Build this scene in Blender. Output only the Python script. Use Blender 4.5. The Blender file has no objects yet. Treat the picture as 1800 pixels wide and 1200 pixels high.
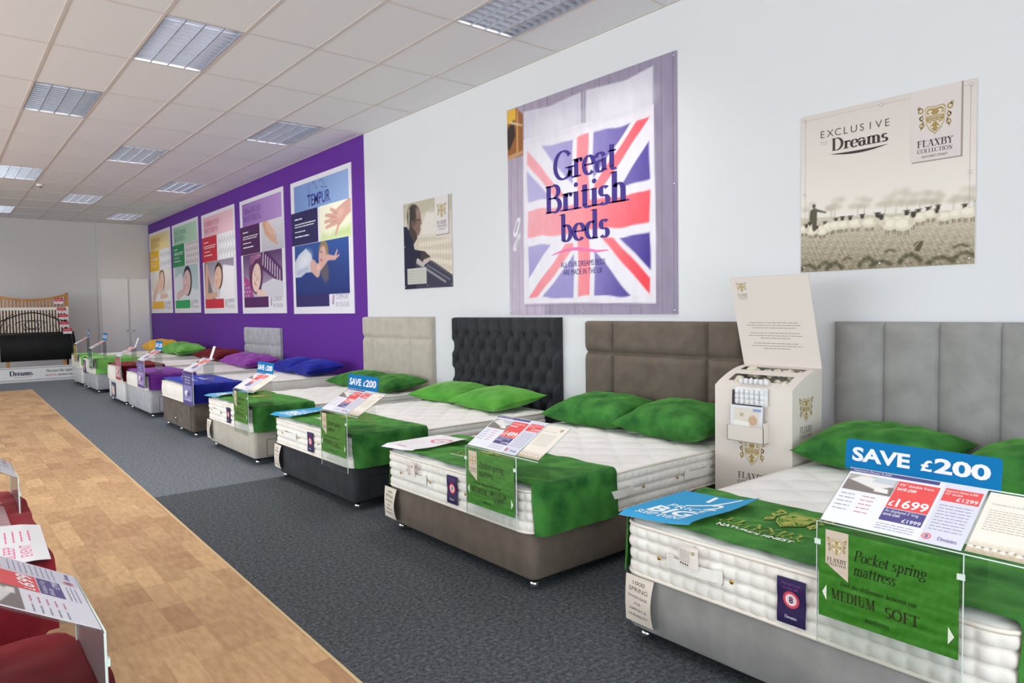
import bpy, math, random
import numpy as np
from mathutils import Vector, Matrix, noise as mnoise
R_ = random.Random(7)
PI = math.pi
SC = bpy.context.scene
COL = SC.collection
CEIL = 3.703; XW = 4.375; YB = 19.95; XL = -5.4; YF = -3.6

# ------------------------------------------------------------------ colour + materials
def lin(c):
    c = c/255.0
    return c/12.92 if c <= .04045 else ((c+.055)/1.055)**2.4
def rgb(c): return (lin(c[0]), lin(c[1]), lin(c[2]), 1.0)
def new_mat(name):
    m = bpy.data.materials.new(name); m.use_nodes = True
    nt = m.node_tree; b = nt.nodes['Principled BSDF']
    return m, nt, b
def setin(b, k, v):
    if k in b.inputs: b.inputs[k].default_value = v
def plain(name, c, rough=.5, metal=0.0, spec=.5, coat=0.0, emit=None, es=0):
    m, nt, b = new_mat(name)
    setin(b, 'Base Color', rgb(c)); setin(b, 'Roughness', rough); setin(b, 'Metallic', metal)
    setin(b, 'Specular IOR Level', spec); setin(b, 'Coat Weight', coat)
    if emit: setin(b, 'Emission Color', rgb(emit)); setin(b, 'Emission Strength', es)
    return m
def nd(nt, t, **k):
    n = nt.nodes.new(t)
    for a, v in k.items(): setattr(n, a, v)
    return n
def fabric(name, c1, c2, scale=8, fine=350, rough=.9, bump=.15, sheen=0.0, sheen_tint=None, stops=(.35, .65), detail=4, finew=.25):
    """woven or piled cloth: soft large patches of c1/c2, fine grain, small bump"""
    m, nt, b = new_mat(name); L = nt.links
    tc = nd(nt, 'ShaderNodeTexCoord')
    n1 = nd(nt, 'ShaderNodeTexNoise'); n1.inputs['Scale'].default_value = scale; n1.inputs['Detail'].default_value = detail
    n2 = nd(nt, 'ShaderNodeTexNoise'); n2.inputs['Scale'].default_value = fine; n2.inputs['Detail'].default_value = 1
    L.new(tc.outputs['Object'], n1.inputs['Vector']); L.new(tc.outputs['Object'], n2.inputs['Vector'])
    r = nd(nt, 'ShaderNodeValToRGB'); r.color_ramp.elements[0].position = stops[0]; r.color_ramp.elements[1].position = stops[1]
    r.color_ramp.elements[0].color = rgb(c1); r.color_ramp.elements[1].color = rgb(c2)
    L.new(n1.outputs['Fac'], r.inputs['Fac'])
    r2 = nd(nt, 'ShaderNodeValToRGB'); r2.color_ramp.elements[0].position = .3; r2.color_ramp.elements[1].position = .7
    r2.color_ramp.elements[0].color = (1-finew, 1-finew, 1-finew, 1); r2.color_ramp.elements[1].color = (1, 1, 1, 1)
    L.new(n2.outputs['Fac'], r2.inputs['Fac'])
    mx = nd(nt, 'ShaderNodeMix', data_type='RGBA', blend_type='MULTIPLY'); mx.inputs['Factor'].default_value = 1
    L.new(r.outputs['Color'], mx.inputs[6]); L.new(r2.outputs['Color'], mx.inputs[7])
    L.new(mx.outputs[2], b.inputs['Base Color'])
    bp = nd(nt, 'ShaderNodeBump'); bp.inputs['Strength'].default_value = bump; bp.inputs['Distance'].default_value = .002
    L.new(n2.outputs['Fac'], bp.inputs['Height']); L.new(bp.outputs['Normal'], b.inputs['Normal'])
    setin(b, 'Roughness', rough); setin(b, 'Specular IOR Level', .2)
    setin(b, 'Sheen Weight', sheen); setin(b, 'Sheen Roughness', .35)
    if sheen_tint: setin(b, 'Sheen Tint', rgb(sheen_tint))
    return m
def print_mat(name, rough=.5, spec=.4, coat=0):
    """ink on paper, vinyl or board: the colour of the printing lives in the mesh"""
    m, nt, b = new_mat(name)
    a = nd(nt, 'ShaderNodeVertexColor', layer_name='Col')
    nt.links.new(a.outputs['Color'], b.inputs['Base Color'])
    setin(b, 'Roughness', rough); setin(b, 'Specular IOR Level', spec); setin(b, 'Coat Weight', coat)
    return m
def acrylic(name):
    m = bpy.data.materials.new(name); m.use_nodes = True; nt = m.node_tree; nt.nodes.clear()
    o = nd(nt, 'ShaderNodeOutputMaterial'); t = nd(nt, 'ShaderNodeBsdfTransparent'); g = nd(nt, 'ShaderNodeBsdfGlossy')
    t.inputs['Color'].default_value = (.93, .95, .94, 1); g.inputs['Roughness'].default_value = .04
    f = nd(nt, 'ShaderNodeLayerWeight'); pw = nd(nt, 'ShaderNodeMath', operation='POWER'); pw.inputs[1].default_value = 5
    ma = nd(nt, 'ShaderNodeMath', operation='MULTIPLY_ADD'); ma.inputs[1].default_value = .6; ma.inputs[2].default_value = .04
    nt.links.new(f.outputs['Facing'], pw.inputs[0]); nt.links.new(pw.outputs[0], ma.inputs[0])
    mx = nd(nt, 'ShaderNodeMixShader')
    nt.links.new(ma.outputs[0], mx.inputs[0]); nt.links.new(t.outputs[0], mx.inputs[1]); nt.links.new(g.outputs[0], mx.inputs[2])
    nt.links.new(mx.outputs[0], o.inputs['Surface'])
    return m
PRINT = print_mat('printed_board', .55, .3)
PRINTG = print_mat('printed_gloss', .3, .5)
CLOTHPRINT = print_mat('cloth_print', .9, .1)
PRINTM = print_mat('printed_matte', .7, .12)
ACR = acrylic('clear_acrylic')
ACREDGE = plain('acrylic_edge', (215, 228, 222), .2)
WHITEM = plain('white_paint', (238, 237, 238), .6)
TICK = fabric('mattress_ticking', (238, 236, 233), (243, 241, 239), 6, 500, .9, .12, finew=.06)
TICKSIDE = fabric('mattress_border', (236, 231, 224), (244, 240, 235), 6, 500, .9, .15, finew=.10)
PIPE = plain('piping_cord', (232, 224, 214), .8)
CHROME = plain('chrome', (225, 225, 228), .15, 1.0)
BRASS = plain('brass', (196, 160, 84), .35, 1.0)
BLACKR = plain('black_rubber', (24, 24, 26), .5)
BLACKV = plain('black_void', (14, 13, 14), .9)
WEB = fabric('handle_webbing', (240, 236, 230), (246, 243, 238), 30, 300, .8, .2, finew=.1)
VG = fabric('green_velvet', (30, 88, 36), (72, 140, 60), 7.5, 260, .75, .3, .45, (140, 210, 100), (.32, .7), 5, .18)
VG2 = fabric('bright_green_velvet', (70, 146, 48), (104, 178, 72), 5, 260, .7, .25, .5, (190, 235, 150), (.3, .7), 4, .15)
VBLUE = fabric('blue_velvet', (18, 24, 118), (34, 44, 168), 5, 260, .75, .3, .5, (110, 120, 230), (.3, .7), 4, .15)
VPURP = fabric('purple_satin', (120, 42, 142), (168, 84, 186), 5, 260, .6, .2, .4, (220, 150, 230), (.3, .7), 4, .1)
VPURD = fabric('deep_purple_cloth', (84, 22, 116), (118, 40, 146), 5, 260, .6, .2, .4, (200, 130, 220), (.3, .7), 4, .1)
VRED = fabric('dark_red_velvet', (70, 6, 16), (112, 16, 28), 5, 260, .75, .3, .4, (210, 90, 90), (.3, .7), 4, .15)
VREDB = fabric('red_cloth', (112, 20, 34), (146, 36, 50), 5, 260, .8, .3, .3, (230, 120, 120), (.3, .7), 4, .15)
VYEL = fabric('yellow_satin', (228, 160, 10), (250, 196, 40), 5, 260, .6, .2, .2, None, (.3, .7), 4, .1)
VLG = fabric('light_green_satin', (84, 160, 62), (128, 196, 96), 5, 260, .6, .2, .4, (200, 240, 170), (.3, .7), 4, .1)
SUEDE_BROWN = fabric('taupe_suede', (106, 95, 86), (118, 106, 96), 9, 420, .9, .25, .25, (190, 175, 165), finew=.22)
SUEDE_CHAR = fabric('charcoal_suede', (50, 51, 55), (60, 61, 66), 9, 420, .9, .25, .25, (140, 140, 150), finew=.22)
SUEDE_GREY = fabric('light_grey_suede', (150, 148, 147), (163, 161, 160), 8, 420, .9, .25, .25, (220, 220, 225), finew=.18)
BEIGE = fabric('beige_weave', (192, 183, 170), (202, 193, 181), 10, 380, .9, .25, .1, finew=.2)
GREYW = fabric('pale_grey_weave', (172, 172, 178), (190, 190, 196), 10, 380, .9, .2, .1, finew=.15)
BROWNW = fabric('brown_weave', (92, 82, 76), (112, 100, 92), 10, 380, .85, .2, .1, finew=.15)
WHITEW = fabric('white_faux_leather', (214, 212, 212), (226, 224, 224), 10, 300, .6, .1, .1, finew=.06)

# ------------------------------------------------------------------ objects
def tag(o, label=None, cat=None, group=None, kind=None):
    if label: o['label'] = label
    if cat: o['category'] = cat
    if group: o['group'] = group
    if kind: o['kind'] = kind
    return o
def thing(name, label, cat, loc=(0, 0, 0), rz=0.0, group=None):
    o = bpy.data.objects.new(name, None); COL.objects.link(o)
    o.empty_display_size = .05
    o.location = loc; o.rotation_euler = (0, 0, rz)
    return tag(o, label, cat, group)
class MB:
    def __init__(s): s.v = []; s.f = []; s.m = []; s.sm = []
    def add(s, vs, fs, mi=0, sm=False):
        o = len(s.v); s.v += [tuple(p) for p in vs]
        for f in fs: s.f.append(tuple(o+i for i in f)); s.m.append(mi); s.sm.append(sm)
    def box(s, a, b, mi=0, M=None):
        x0, y0, z0 = a; x1, y1, z1 = b
        vs = [(x0,y0,z0),(x1,y0,z0),(x1,y1,z0),(x0,y1,z0),(x0,y0,z1),(x1,y0,z1),(x1,y1,z1),(x0,y1,z1)]
        if M: vs = [M @ Vector(p) for p in vs]
        s.add(vs, [(3,2,1,0),(4,5,6,7),(0,1,5,4),(1,2,6,5),(2,3,7,6),(3,0,4,7)], mi)
    def grid(s, fn, nu, nv, mi=0, sm=True, flip=False):
        vs = [fn(i/nu, j/nv) for j in range(nv+1) for i in range(nu+1)]
        fs = []
        for j in range(nv):
            for i in range(nu):
                a = j*(nu+1)+i; q = (a, a+1, a+nu+2, a+nu+1)
                fs.append(q[::-1] if flip else q)
        s.add(vs, fs, mi, sm)
    def tube(s, pts, r, n=8, mi=0, closed=False, caps=True):
        P = [Vector(p) for p in pts]; rings = []; N = len(P)
        rr = r if isinstance(r, (list, tuple)) else [r]*N
        up = None
        for i in range(N):
            if closed: t = (P[(i+1) % N]-P[i-1]).normalized()
            else: t = (P[min(i+1, N-1)]-P[max(i-1, 0)]).normalized()
            if up is None:
                up = Vector((0, 0, 1)) if abs(t.z) < .9 else Vector((1, 0, 0))
            a = up-t*up.dot(t)
            if a.length < 1e-5: a = t.orthogonal()
            a.normalize(); b = t.cross(a); up = a
            rings.append([P[i]+(a*math.cos(2*PI*k/n)+b*math.sin(2*PI*k/n))*rr[i] for k in range(n)])
        vs = [p for q in rings for p in q]; fs = []
        M = N if closed else N-1
        for i in range(M):
            j = (i+1) % N
            for k in range(n):
                fs.append((i*n+k, i*n+(k+1) % n, j*n+(k+1) % n, j*n+k))
        if caps and not closed:
            fs.append(tuple(range(n))[::-1]); fs.append(tuple((N-1)*n+k for k in range(n)))
        s.add(vs, fs, mi, True)
    def lathe(s, prof, n=16, M=None, mi=0):
        vs = []; fs = []
        for (r, z) in prof:
            for k in range(n):
                p = Vector((r*math.cos(2*PI*k/n), r*math.sin(2*PI*k/n), z)); vs.append(M @ p if M else p)
        for i in range(len(prof)-1):
            for k in range(n):
                fs.append((i*n+k, i*n+(k+1) % n, (i+1)*n+(k+1) % n, (i+1)*n+k))
        fs.append(tuple(range(n))[::-1]); fs.append(tuple((len(prof)-1)*n+k for k in range(n)))
        s.add(vs, fs, mi, True)
    def ball(s, c, r, n=12, sz=1.0, mi=0):
        s.lathe([(r*math.sin(PI*max(.02, min(.98, i/8))), -r*sz*math.cos(PI*i/8)) for i in range(9)], n, Matrix.Translation(c), mi)
    def rprism(s, x0, x1, y0, y1, z0, z1, r=.03, b=.008, mi=0, n=5):
        rings = []
        for z, ins in ((z0, b), (z0+b, 0), (z1-b, 0), (z1-b*.3, b*.3), (z1, b)):
            o = rrect(x0+ins, x1-ins, y0+ins, y1-ins, max(r-ins, .001), n)
            rings.append([(p[0], p[1], z) for p in o])
        k = len(rings[0]); vs = [p for q in rings for p in q]; fs = []
        for i in range(len(rings)-1):
            for j in range(k): fs.append((i*k+j, i*k+(j+1) % k, (i+1)*k+(j+1) % k, (i+1)*k+j))
        s.add(vs, fs, mi, True)
        s.add(rings[0], [tuple(range(k))[::-1]], mi); s.add(rings[-1], [tuple(range(k))], mi)
    def build(s, name, mats, parent=None, flat=False):
        me = bpy.data.meshes.new(name); me.from_pydata(s.v, [], s.f)
        if not isinstance(mats, (list, tuple)): mats = [mats]
        for m in mats: me.materials.append(m)
        me.polygons.foreach_set('material_index', s.m)
        me.polygons.foreach_set('use_smooth', [False]*len(s.f) if flat else s.sm)
        me.update(); o = bpy.data.objects.new(name, me); COL.objects.link(o)
        if parent: o.parent = parent
        return o
def rrect(x0, x1, y0, y1, r, n=5):
    out = []
    for cx, cy, a0 in ((x1-r, y1-r, 0), (x0+r, y1-r, 90), (x0+r, y0+r, 180), (x1-r, y0+r, 270)):
        for i in range(n+1):
            a = math.radians(a0+90*i/n); out.append((cx+r*math.cos(a), cy+r*math.sin(a)))
    return out
def resample(pts, step):
    """closed outline -> evenly spaced (x, y, nx, ny, s), counter-clockwise outline, normals outward"""
    P = [np.array(p, float) for p in pts]; P.append(P[0])
    seg = [np.linalg.norm(P[i+1]-P[i]) for i in range(len(P)-1)]; tot = sum(seg); N = int(round(tot/step)); out = []
    cum = np.concatenate([[0], np.cumsum(seg)])
    XY = np.array(P)
    for k in range(N):
        s = tot*k/N; x = np.interp(s, cum, XY[:, 0]); y = np.interp(s, cum, XY[:, 1]); out.append((x, y, s))
    res = []
    for k in range(N):
        a = out[k-1]; b = out[(k+1) % N]; tx, ty = b[0]-a[0], b[1]-a[1]; l = math.hypot(tx, ty)
        res.append((out[k][0], out[k][1], ty/l, -tx/l, out[k][2]))
    return res, tot
def frame(origin, right, up):
    r = Vector(right).normalized(); u = Vector(up).normalized(); n = r.cross(u); o = Vector(origin)
    return lambda a, b, c: o+r*a+u*b+n*c

# ------------------------------------------------------------------ printed sheets
_tx = {}
def text_geo(s, bold):
    k = (s, bold)
    if k in _tx: return _tx[k]
    cu = bpy.data.curves.new('lettering', 'FONT'); cu.body = s; cu.size = 1; cu.resolution_u = 3
    cu.offset = bold; cu.fill_mode = 'FRONT'; cu.extrude = 0
    ob = bpy.data.objects.new('lettering', cu); COL.objects.link(ob)
    dg = bpy.context.evaluated_depsgraph_get(); me = ob.evaluated_get(dg).to_mesh()
    V = [(v.co.x, v.co.y) for v in me.vertices]; F = [tuple(p.vertices) for p in me.polygons]
    ob.evaluated_get(dg).to_mesh_clear()
    bpy.data.objects.remove(ob); bpy.data.curves.remove(cu)
    _tx[k] = (V, F); return _tx[k]
S, H, D, A, F_, O = 'S', 'h', 'd', 'a', 'f', 'o'
SER = {
 'G': (.84, [(A,.44,.5,.36,.48,38,330),(S,.74,.06,.42),(F_,.74,.42)]),
 'B': (.72, [(S,.2,0,1),(H,.08,.4,1),(H,.08,.42,0),(H,.2,.42,.53),(A,.38,.765,.22,.235,-90,90),(A,.4,.265,.25,.265,-90,90)]),
 'D': (.82, [(S,.2,0,1),(H,.08,.38,1),(H,.08,.38,0),(A,.36,.5,.37,.5,-90,90)]),
 'M': (1.0, [(D,.2,0,.2,1,0),(S,.82,0,1),(D,.2,1,.5,.05,1),(D,.5,.05,.82,1,0),(F_,.2,0),(F_,.82,0),(F_,.14,1),(F_,.86,1)]),
 'E': (.66, [(S,.2,0,1),(H,.08,.58,1),(H,.08,.6,0),(H,.2,.48,.52),(D,.58,1,.58,.8,0),(D,.6,0,.6,.22,0),(D,.48,.43,.48,.61,0)]),
 'I': (.4, [(S,.2,0,1),(F_,.2,0),(F_,.2,1)]),
 'U': (.82, [(S,.22,.3,1),(D,.64,.3,.64,1,0),(A,.43,.3,.21,.28,180,360),(F_,.22,1),(F_,.64,1)]),
 'S': (.56, [(A,.28,.74,.18,.24,40,270),(A,.28,.26,.19,.24,-140,90)]),
 'O': (.84, [(A,.42,.5,.34,.49,0,360)]),
 'F': (.62, [(S,.2,0,1),(H,.08,.56,1),(H,.2,.46,.5),(F_,.2,0),(D,.56,1,.56,.8,0),(D,.46,.41,.46,.6,0)]),
 'T': (.7, [(S,.35,0,1),(H,.05,.65,1),(F_,.35,0),(D,.05,1,.05,.8,0),(D,.65,1,.65,.8,0)]),
 'L': (.62, [(S,.2,0,1),(H,.08,.58,0),(F_,.2,1),(D,.58,0,.58,.22,0)]),
 'A': (.78, [(D,.14,0,.4,1,0),(D,.4,1,.66,0,1),(H,.24,.54,.36),(F_,.14,0),(F_,.66,0)]),
 'X': (.74, [(D,.14,1,.6,0,1),(D,.14,0,.6,1,0),(F_,.14,0),(F_,.6,0),(F_,.14,1),(F_,.6,1)]),
 'Y': (.74, [(D,.14,1,.37,.48,1),(D,.37,.48,.62,1,0),(S,.37,0,.48),(F_,.37,0),(F_,.14,1),(F_,.62,1)]),
 'C': (.74, [(A,.42,.5,.34,.49,42,318)]),
 'N': (.84, [(D,.2,0,.2,1,0),(D,.2,1,.66,0,1),(D,.66,0,.66,1,0),(F_,.2,0),(F_,.16,1),(F_,.66,1)]),
 'R': (.76, [(S,.2,0,1),(H,.08,.4,1),(H,.2,.4,.5),(A,.38,.75,.22,.25,-90,90),(D,.38,.5,.66,0,1),(F_,.2,0),(F_,.68,0)]),
 'P': (.66, [(S,.2,0,1),(H,.08,.4,1),(H,.2,.4,.47),(A,.38,.735,.23,.265,-90,90),(F_,.2,0)]),
 'H': (.86, [(S,.2,0,1),(S,.66,0,1),(H,.2,.66,.52),(F_,.2,0),(F_,.66,0),(F_,.2,1),(F_,.66,1)]),
 'a': (.5, [(A,.22,.42,.17,.2,20,160),(S,.38,.06,.44),(A,.24,.19,.15,.18,60,320),(D,.38,.06,.5,.04,0)]),
 'b': (.56, [(S,.17,.03,1.04),(A,.28,.31,.2,.3,-120,120),(D,.05,1.0,.17,1.04,0)]),
 'c': (.47, [(A,.27,.31,.2,.3,45,315)]),
 'd': (.58, [(S,.42,.0,1.04),(A,.29,.31,.2,.3,60,300),(D,.3,1.0,.42,1.04,0),(D,.42,.0,.54,.02,0)]),
 'e': (.49, [(A,.27,.31,.2,.3,0,315),(H,.08,.46,.33)]),
 'f': (.36, [(S,.18,0,.82),(A,.31,.82,.13,.2,40,180),(H,.04,.34,.6),(F_,.18,0)]),
 'g': (.52, [(A,.24,.42,.16,.2,0,360),(A,.24,-.1,.2,.16,0,360),(D,.18,.22,.12,.1,0),(H,.12,.36,.07),(H,.36,.5,.56)]),
 'h': (.6, [(S,.16,0,1.04),(A,.3,.42,.15,.2,0,150),(S,.45,0,.42),(F_,.16,0),(F_,.45,0),(D,.04,1.0,.16,1.04,0)]),
 'i': (.3, [(S,.15,0,.62),(F_,.15,0),(D,.03,.58,.15,.62,0),(O,.15,.86,.085)]),
 'k': (.56, [(S,.16,0,1.04),(D,.16,.26,.42,.6,0),(D,.22,.34,.48,0,1),(F_,.16,0),(F_,.5,0),(F_,.42,.61),(D,.04,1.0,.16,1.04,0)]),
 'l': (.3, [(S,.15,0,1.04),(F_,.15,0),(D,.03,1.0,.15,1.04,0)]),
 'm': (.9, [(S,.16,0,.62),(A,.3,.42,.15,.2,0,150),(S,.45,0,.42),(A,.59,.42,.15,.2,0,150),(S,.74,0,.42),(F_,.16,0),(F_,.45,0),(F_,.74,0),(D,.04,.58,.16,.62,0)]),
 'n': (.6, [(S,.16,0,.62),(A,.3,.42,.15,.2,0,150),(S,.45,0,.42),(F_,.16,0),(F_,.45,0),(D,.04,.58,.16,.62,0)]),
 'o': (.54, [(A,.27,.31,.2,.3,0,360)]),
 'p': (.57, [(S,.16,-.36,.62),(A,.28,.31,.2,.3,-120,120),(F_,.16,-.36),(D,.04,.58,.16,.62,0)]),
 'r': (.42, [(S,.16,0,.62),(A,.3,.4,.14,.2,50,150),(F_,.16,0),(D,.04,.58,.16,.62,0),(O,.37,.54,.065)]),
 's': (.4, [(A,.2,.46,.12,.15,35,270),(A,.2,.16,.13,.15,-145,90)]),
 't': (.38, [(S,.18,.1,.8),(A,.28,.12,.1,.11,180,310),(H,.04,.34,.6)]),
 'u': (.6, [(S,.15,.2,.62),(A,.29,.2,.14,.18,180,330),(S,.45,0,.62),(D,.03,.6,.15,.62,0),(D,.33,.6,.45,.62,0),(D,.45,.0,.57,.02,0)]),
 'w': (.8, [(D,.1,.62,.26,0,1),(D,.26,0,.4,.6,0),(D,.4,.6,.56,0,1),(D,.56,0,.7,.62,0),(F_,.1,.61),(F_,.7,.61)]),
 ' ': (.3, []), "'": (.2, [(D,.1,1,.1,.82,1)]),
}
class Sheet:
    """flat printed matter: a = right, b = up, c = layer; colours are sRGB 0-255"""
    STEP = .0005
    def __init__(s, step=None): s.v = []; s.f = []; s.c = []; s.step = step or Sheet.STEP
    def add(s, vs, fs, col, layer=1):
        o = len(s.v); z = layer*s.step
        s.v += [(p[0], p[1], z) for p in vs]
        s.f += [tuple(o+i for i in f) for f in fs]
        if isinstance(col, list): s.c += col
        else: s.c += [col]*len(vs)
    def poly(s, pts, col, layer=1): s.add(pts, [tuple(range(len(pts)))], col, layer)
    def rect(s, x0, y0, x1, y1, col, layer=1): s.poly([(x0,y0),(x1,y0),(x1,y1),(x0,y1)], col, layer)
    def ell(s, cx, cy, rx, ry, col, layer=1, n=20, r=0, hole=0):
        c, q = math.cos(r), math.sin(r)
        def P(k, f): a = 2*PI*k/n; x, y = rx*f*math.cos(a), ry*f*math.sin(a); return (cx+x*c-y*q, cy+x*q+y*c)
        if hole: s.add([P(k, 1) for k in range(n)]+[P(k, hole) for k in range(n)], [(k, (k+1) % n, n+(k+1) % n, n+k) for k in range(n)], col, layer)
        else: s.poly([P(k, 1) for k in range(n)], col, layer)
    def line(s, p, w, col, layer=1):
        for (a, b) in zip(p[:-1], p[1:]):
            dx, dy = b[0]-a[0], b[1]-a[1]; l = math.hypot(dx, dy) or 1; nx, ny = -dy/l*w/2, dx/l*w/2; ex, ey = dx/l*w*.3, dy/l*w*.3
            s.poly([(a[0]-nx-ex,a[1]-ny-ey),(b[0]-nx+ex,b[1]-ny+ey),(b[0]+nx+ex,b[1]+ny+ey),(a[0]+nx-ex,a[1]+ny-ey)], col, layer)
    def text(s, t, x, y, size, col, layer=2, bold=.0, w=None, align='l', slant=0):
        """size = cap height; w = forced width"""
        V, F = text_geo(t, bold)
        if not V: return
        x0 = min(p[0] for p in V); x1 = max(p[0] for p in V); k = size/.7; kx = k if w is None else w/(x1-x0)
        W = (x1-x0)*kx; ox = x-(W/2 if align == 'c' else (W if align == 'r' else 0))
        s.add([(ox+(p[0]-x0)*kx+slant*p[1]*k, y+p[1]*k) for p in V], F, col, layer)
    def serif(s, t, x, y, size, col, layer=2, w=None, align='l', T=.15, slant=0, track=0):
        n = len(t); adv = sum(SER.get(c, SER['o'])[0]+track for c in t)-track; kx = size if w is None else w/adv
        ox = x-(adv*kx/2 if align == 'c' else (adv*kx if align == 'r' else 0)); tt = T*.3
        def P(px, py): return (ox+px*kx+slant*py*size, y+py*size)
        def q(a, b, c, d): s.poly([P(*a), P(*b), P(*c), P(*d)], col, layer)
        cx0 = 0
        for ch in t:
            ad, prims = SER.get(ch, SER['o'])
            for p in prims:
                k = p[0]
                if k == 'S': q((cx0+p[1]-T/2,p[2]),(cx0+p[1]+T/2,p[2]),(cx0+p[1]+T/2,p[3]),(cx0+p[1]-T/2,p[3]))
                elif k == 'h':
                    yy = p[3]; sgn = -1 if yy >= .95 else (1 if yy < .05 else .5)
                    y0, y1 = (yy-tt*1.1, yy) if sgn == -1 else ((yy, yy+tt*1.1) if sgn == 1 else (yy-tt*.5, yy+tt*.5))
                    q((cx0+p[1],y0),(cx0+p[2],y0),(cx0+p[2],y1),(cx0+p[1],y1))
                elif k == 'f':
                    sw = T*1.15; y0, y1 = (p[2]-tt, p[2]) if p[2] > .3 else (p[2], p[2]+tt)
                    q((cx0+p[1]-sw,y0),(cx0+p[1]+sw,y0),(cx0+p[1]+sw,y1),(cx0+p[1]-sw,y1))
                elif k == 'd':
                    dx, dy = p[3]-p[1], p[4]-p[2]; hw = (T if p[5] else tt)/2; l = math.hypot(dx, dy); e = hw*l/max(abs(dy), .15*l, 1e-6)
                    if abs(dy) > .3*abs(dx): q((cx0+p[1]-e,p[2]),(cx0+p[1]+e,p[2]),(cx0+p[3]+e,p[4]),(cx0+p[3]-e,p[4]))
                    else: q((cx0+p[1],p[2]-hw),(cx0+p[3],p[4]-hw),(cx0+p[3],p[4]+hw),(cx0+p[1],p[2]+hw))
                elif k == 'a':
                    _, cx, cy, rx, ry, a0, a1 = p; m = max(6, int(abs(a1-a0)/18)); pr = None
                    for i in range(m+1):
                        a = math.radians(a0+(a1-a0)*i/m); px, py = cx+rx*math.cos(a), cy+ry*math.sin(a)
                        tx, ty = -rx*math.sin(a), ry*math.cos(a); l = math.hypot(tx, ty); hw = (tt+(T-tt)*abs(ty/l)**1.3)/2
                        e = ((cx0+px-ty/l*hw, py+tx/l*hw), (cx0+px+ty/l*hw, py-tx/l*hw))
                        if pr: q(pr[1], e[1], e[0], pr[0])
                        pr = e
                elif k == 'o':
                    m = 10; s.poly([P(cx0+p[1]+p[3]*math.cos(2*PI*i/m), p[2]+p[3]*math.sin(2*PI*i/m)) for i in range(m)], col, layer)
            cx0 += ad+track
    def scribble(s, x, y, w, size, col, layer=2, rnd=None):
        """a line of print too small to read: short word-like dashes"""
        rnd = rnd or R_; a = 0
        while a < w:
            l = min(size*rnd.uniform(1.2, 4.5), w-a); s.rect(x+a, y, x+a+l, y+size*.55, col, layer); a += l+size*.55
    def pic(s, p, x0, y0, layer=1):
        ny, nx = p.img.shape[:2]; o = len(s.v); z = layer*s.step
        xs = np.linspace(x0, x0+p.w, nx); ys = np.linspace(y0, y0+p.h, ny)
        s.v += [(float(a), float(b), z) for b in ys for a in xs]
        s.c += [tuple(c) for c in np.clip(p.img, 0, 255).reshape(-1, 3).tolist()]
        s.f += [(o+j*nx+i, o+j*nx+i+1, o+(j+1)*nx+i+1, o+(j+1)*nx+i) for j in range(ny-1) for i in range(nx-1)]
    def board(s, w, h, t, col, x0=0, y0=0):
        """solid backing of thickness t behind the print"""
        o = len(s.v)
        for z in (-t, 0):
            for a, b in ((x0, y0), (x0+w, y0), (x0+w, y0+h), (x0, y0+h)): s.v.append((a, b, z)); s.c.append(col)
        s.f += [tuple(o+i for i in f) for f in ((3,2,1,0),(4,5,6,7),(0,1,5,4),(1,2,6,5),(2,3,7,6),(3,0,4,7))]
    def build(s, name, parent=None, fn=None, mat=None, smooth=False, cut=None):
        if cut:
            V, F, Cc = list(s.v), [], list(s.c); mid = {}
            def half(i, j):
                k = (i, j) if i < j else (j, i)
                if k not in mid:
                    p, q = V[i], V[j]; V.append(((p[0]+q[0])/2, (p[1]+q[1])/2, (p[2]+q[2])/2)); Cc.append(tuple((u+w_)/2 for u, w_ in zip(Cc[i], Cc[j]))); mid[k] = len(V)-1
                return mid[k]
            st = [(f[0], f[i], f[i+1]) for f in s.f for i in range(1, len(f)-1)]
            while st:
                t3 = st.pop(); L3 = [math.dist(V[t3[i]], V[t3[(i+1) % 3]]) for i in range(3)]; m_ = max(range(3), key=lambda i: L3[i])
                if L3[m_] <= cut: F.append(t3); continue
                i, j, k = t3[m_], t3[(m_+1) % 3], t3[(m_+2) % 3]; h_ = half(i, j); st += [(i, h_, k), (h_, j, k)]
            s.v, s.f, s.c = V, F, Cc
        vs = [tuple(fn(*p)) for p in s.v] if fn else s.v
        me = bpy.data.meshes.new(name); me.from_pydata(vs, [], s.f); me.materials.append(mat or PRINT)
        ca = me.color_attributes.new('Col', 'FLOAT_COLOR', 'POINT')
        c = np.array(s.c, float)/255.0; c = np.where(c <= .04045, c/12.92, ((c+.055)/1.055)**2.4)
        ca.data.foreach_set('color', np.hstack([c, np.ones((len(c), 1))]).ravel())
        if smooth: me.polygons.foreach_set('use_smooth', [True]*len(s.f))
        me.update(); o = bpy.data.objects.new(name, me); COL.objects.link(o)
        if parent: o.parent = parent
        return o
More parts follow.
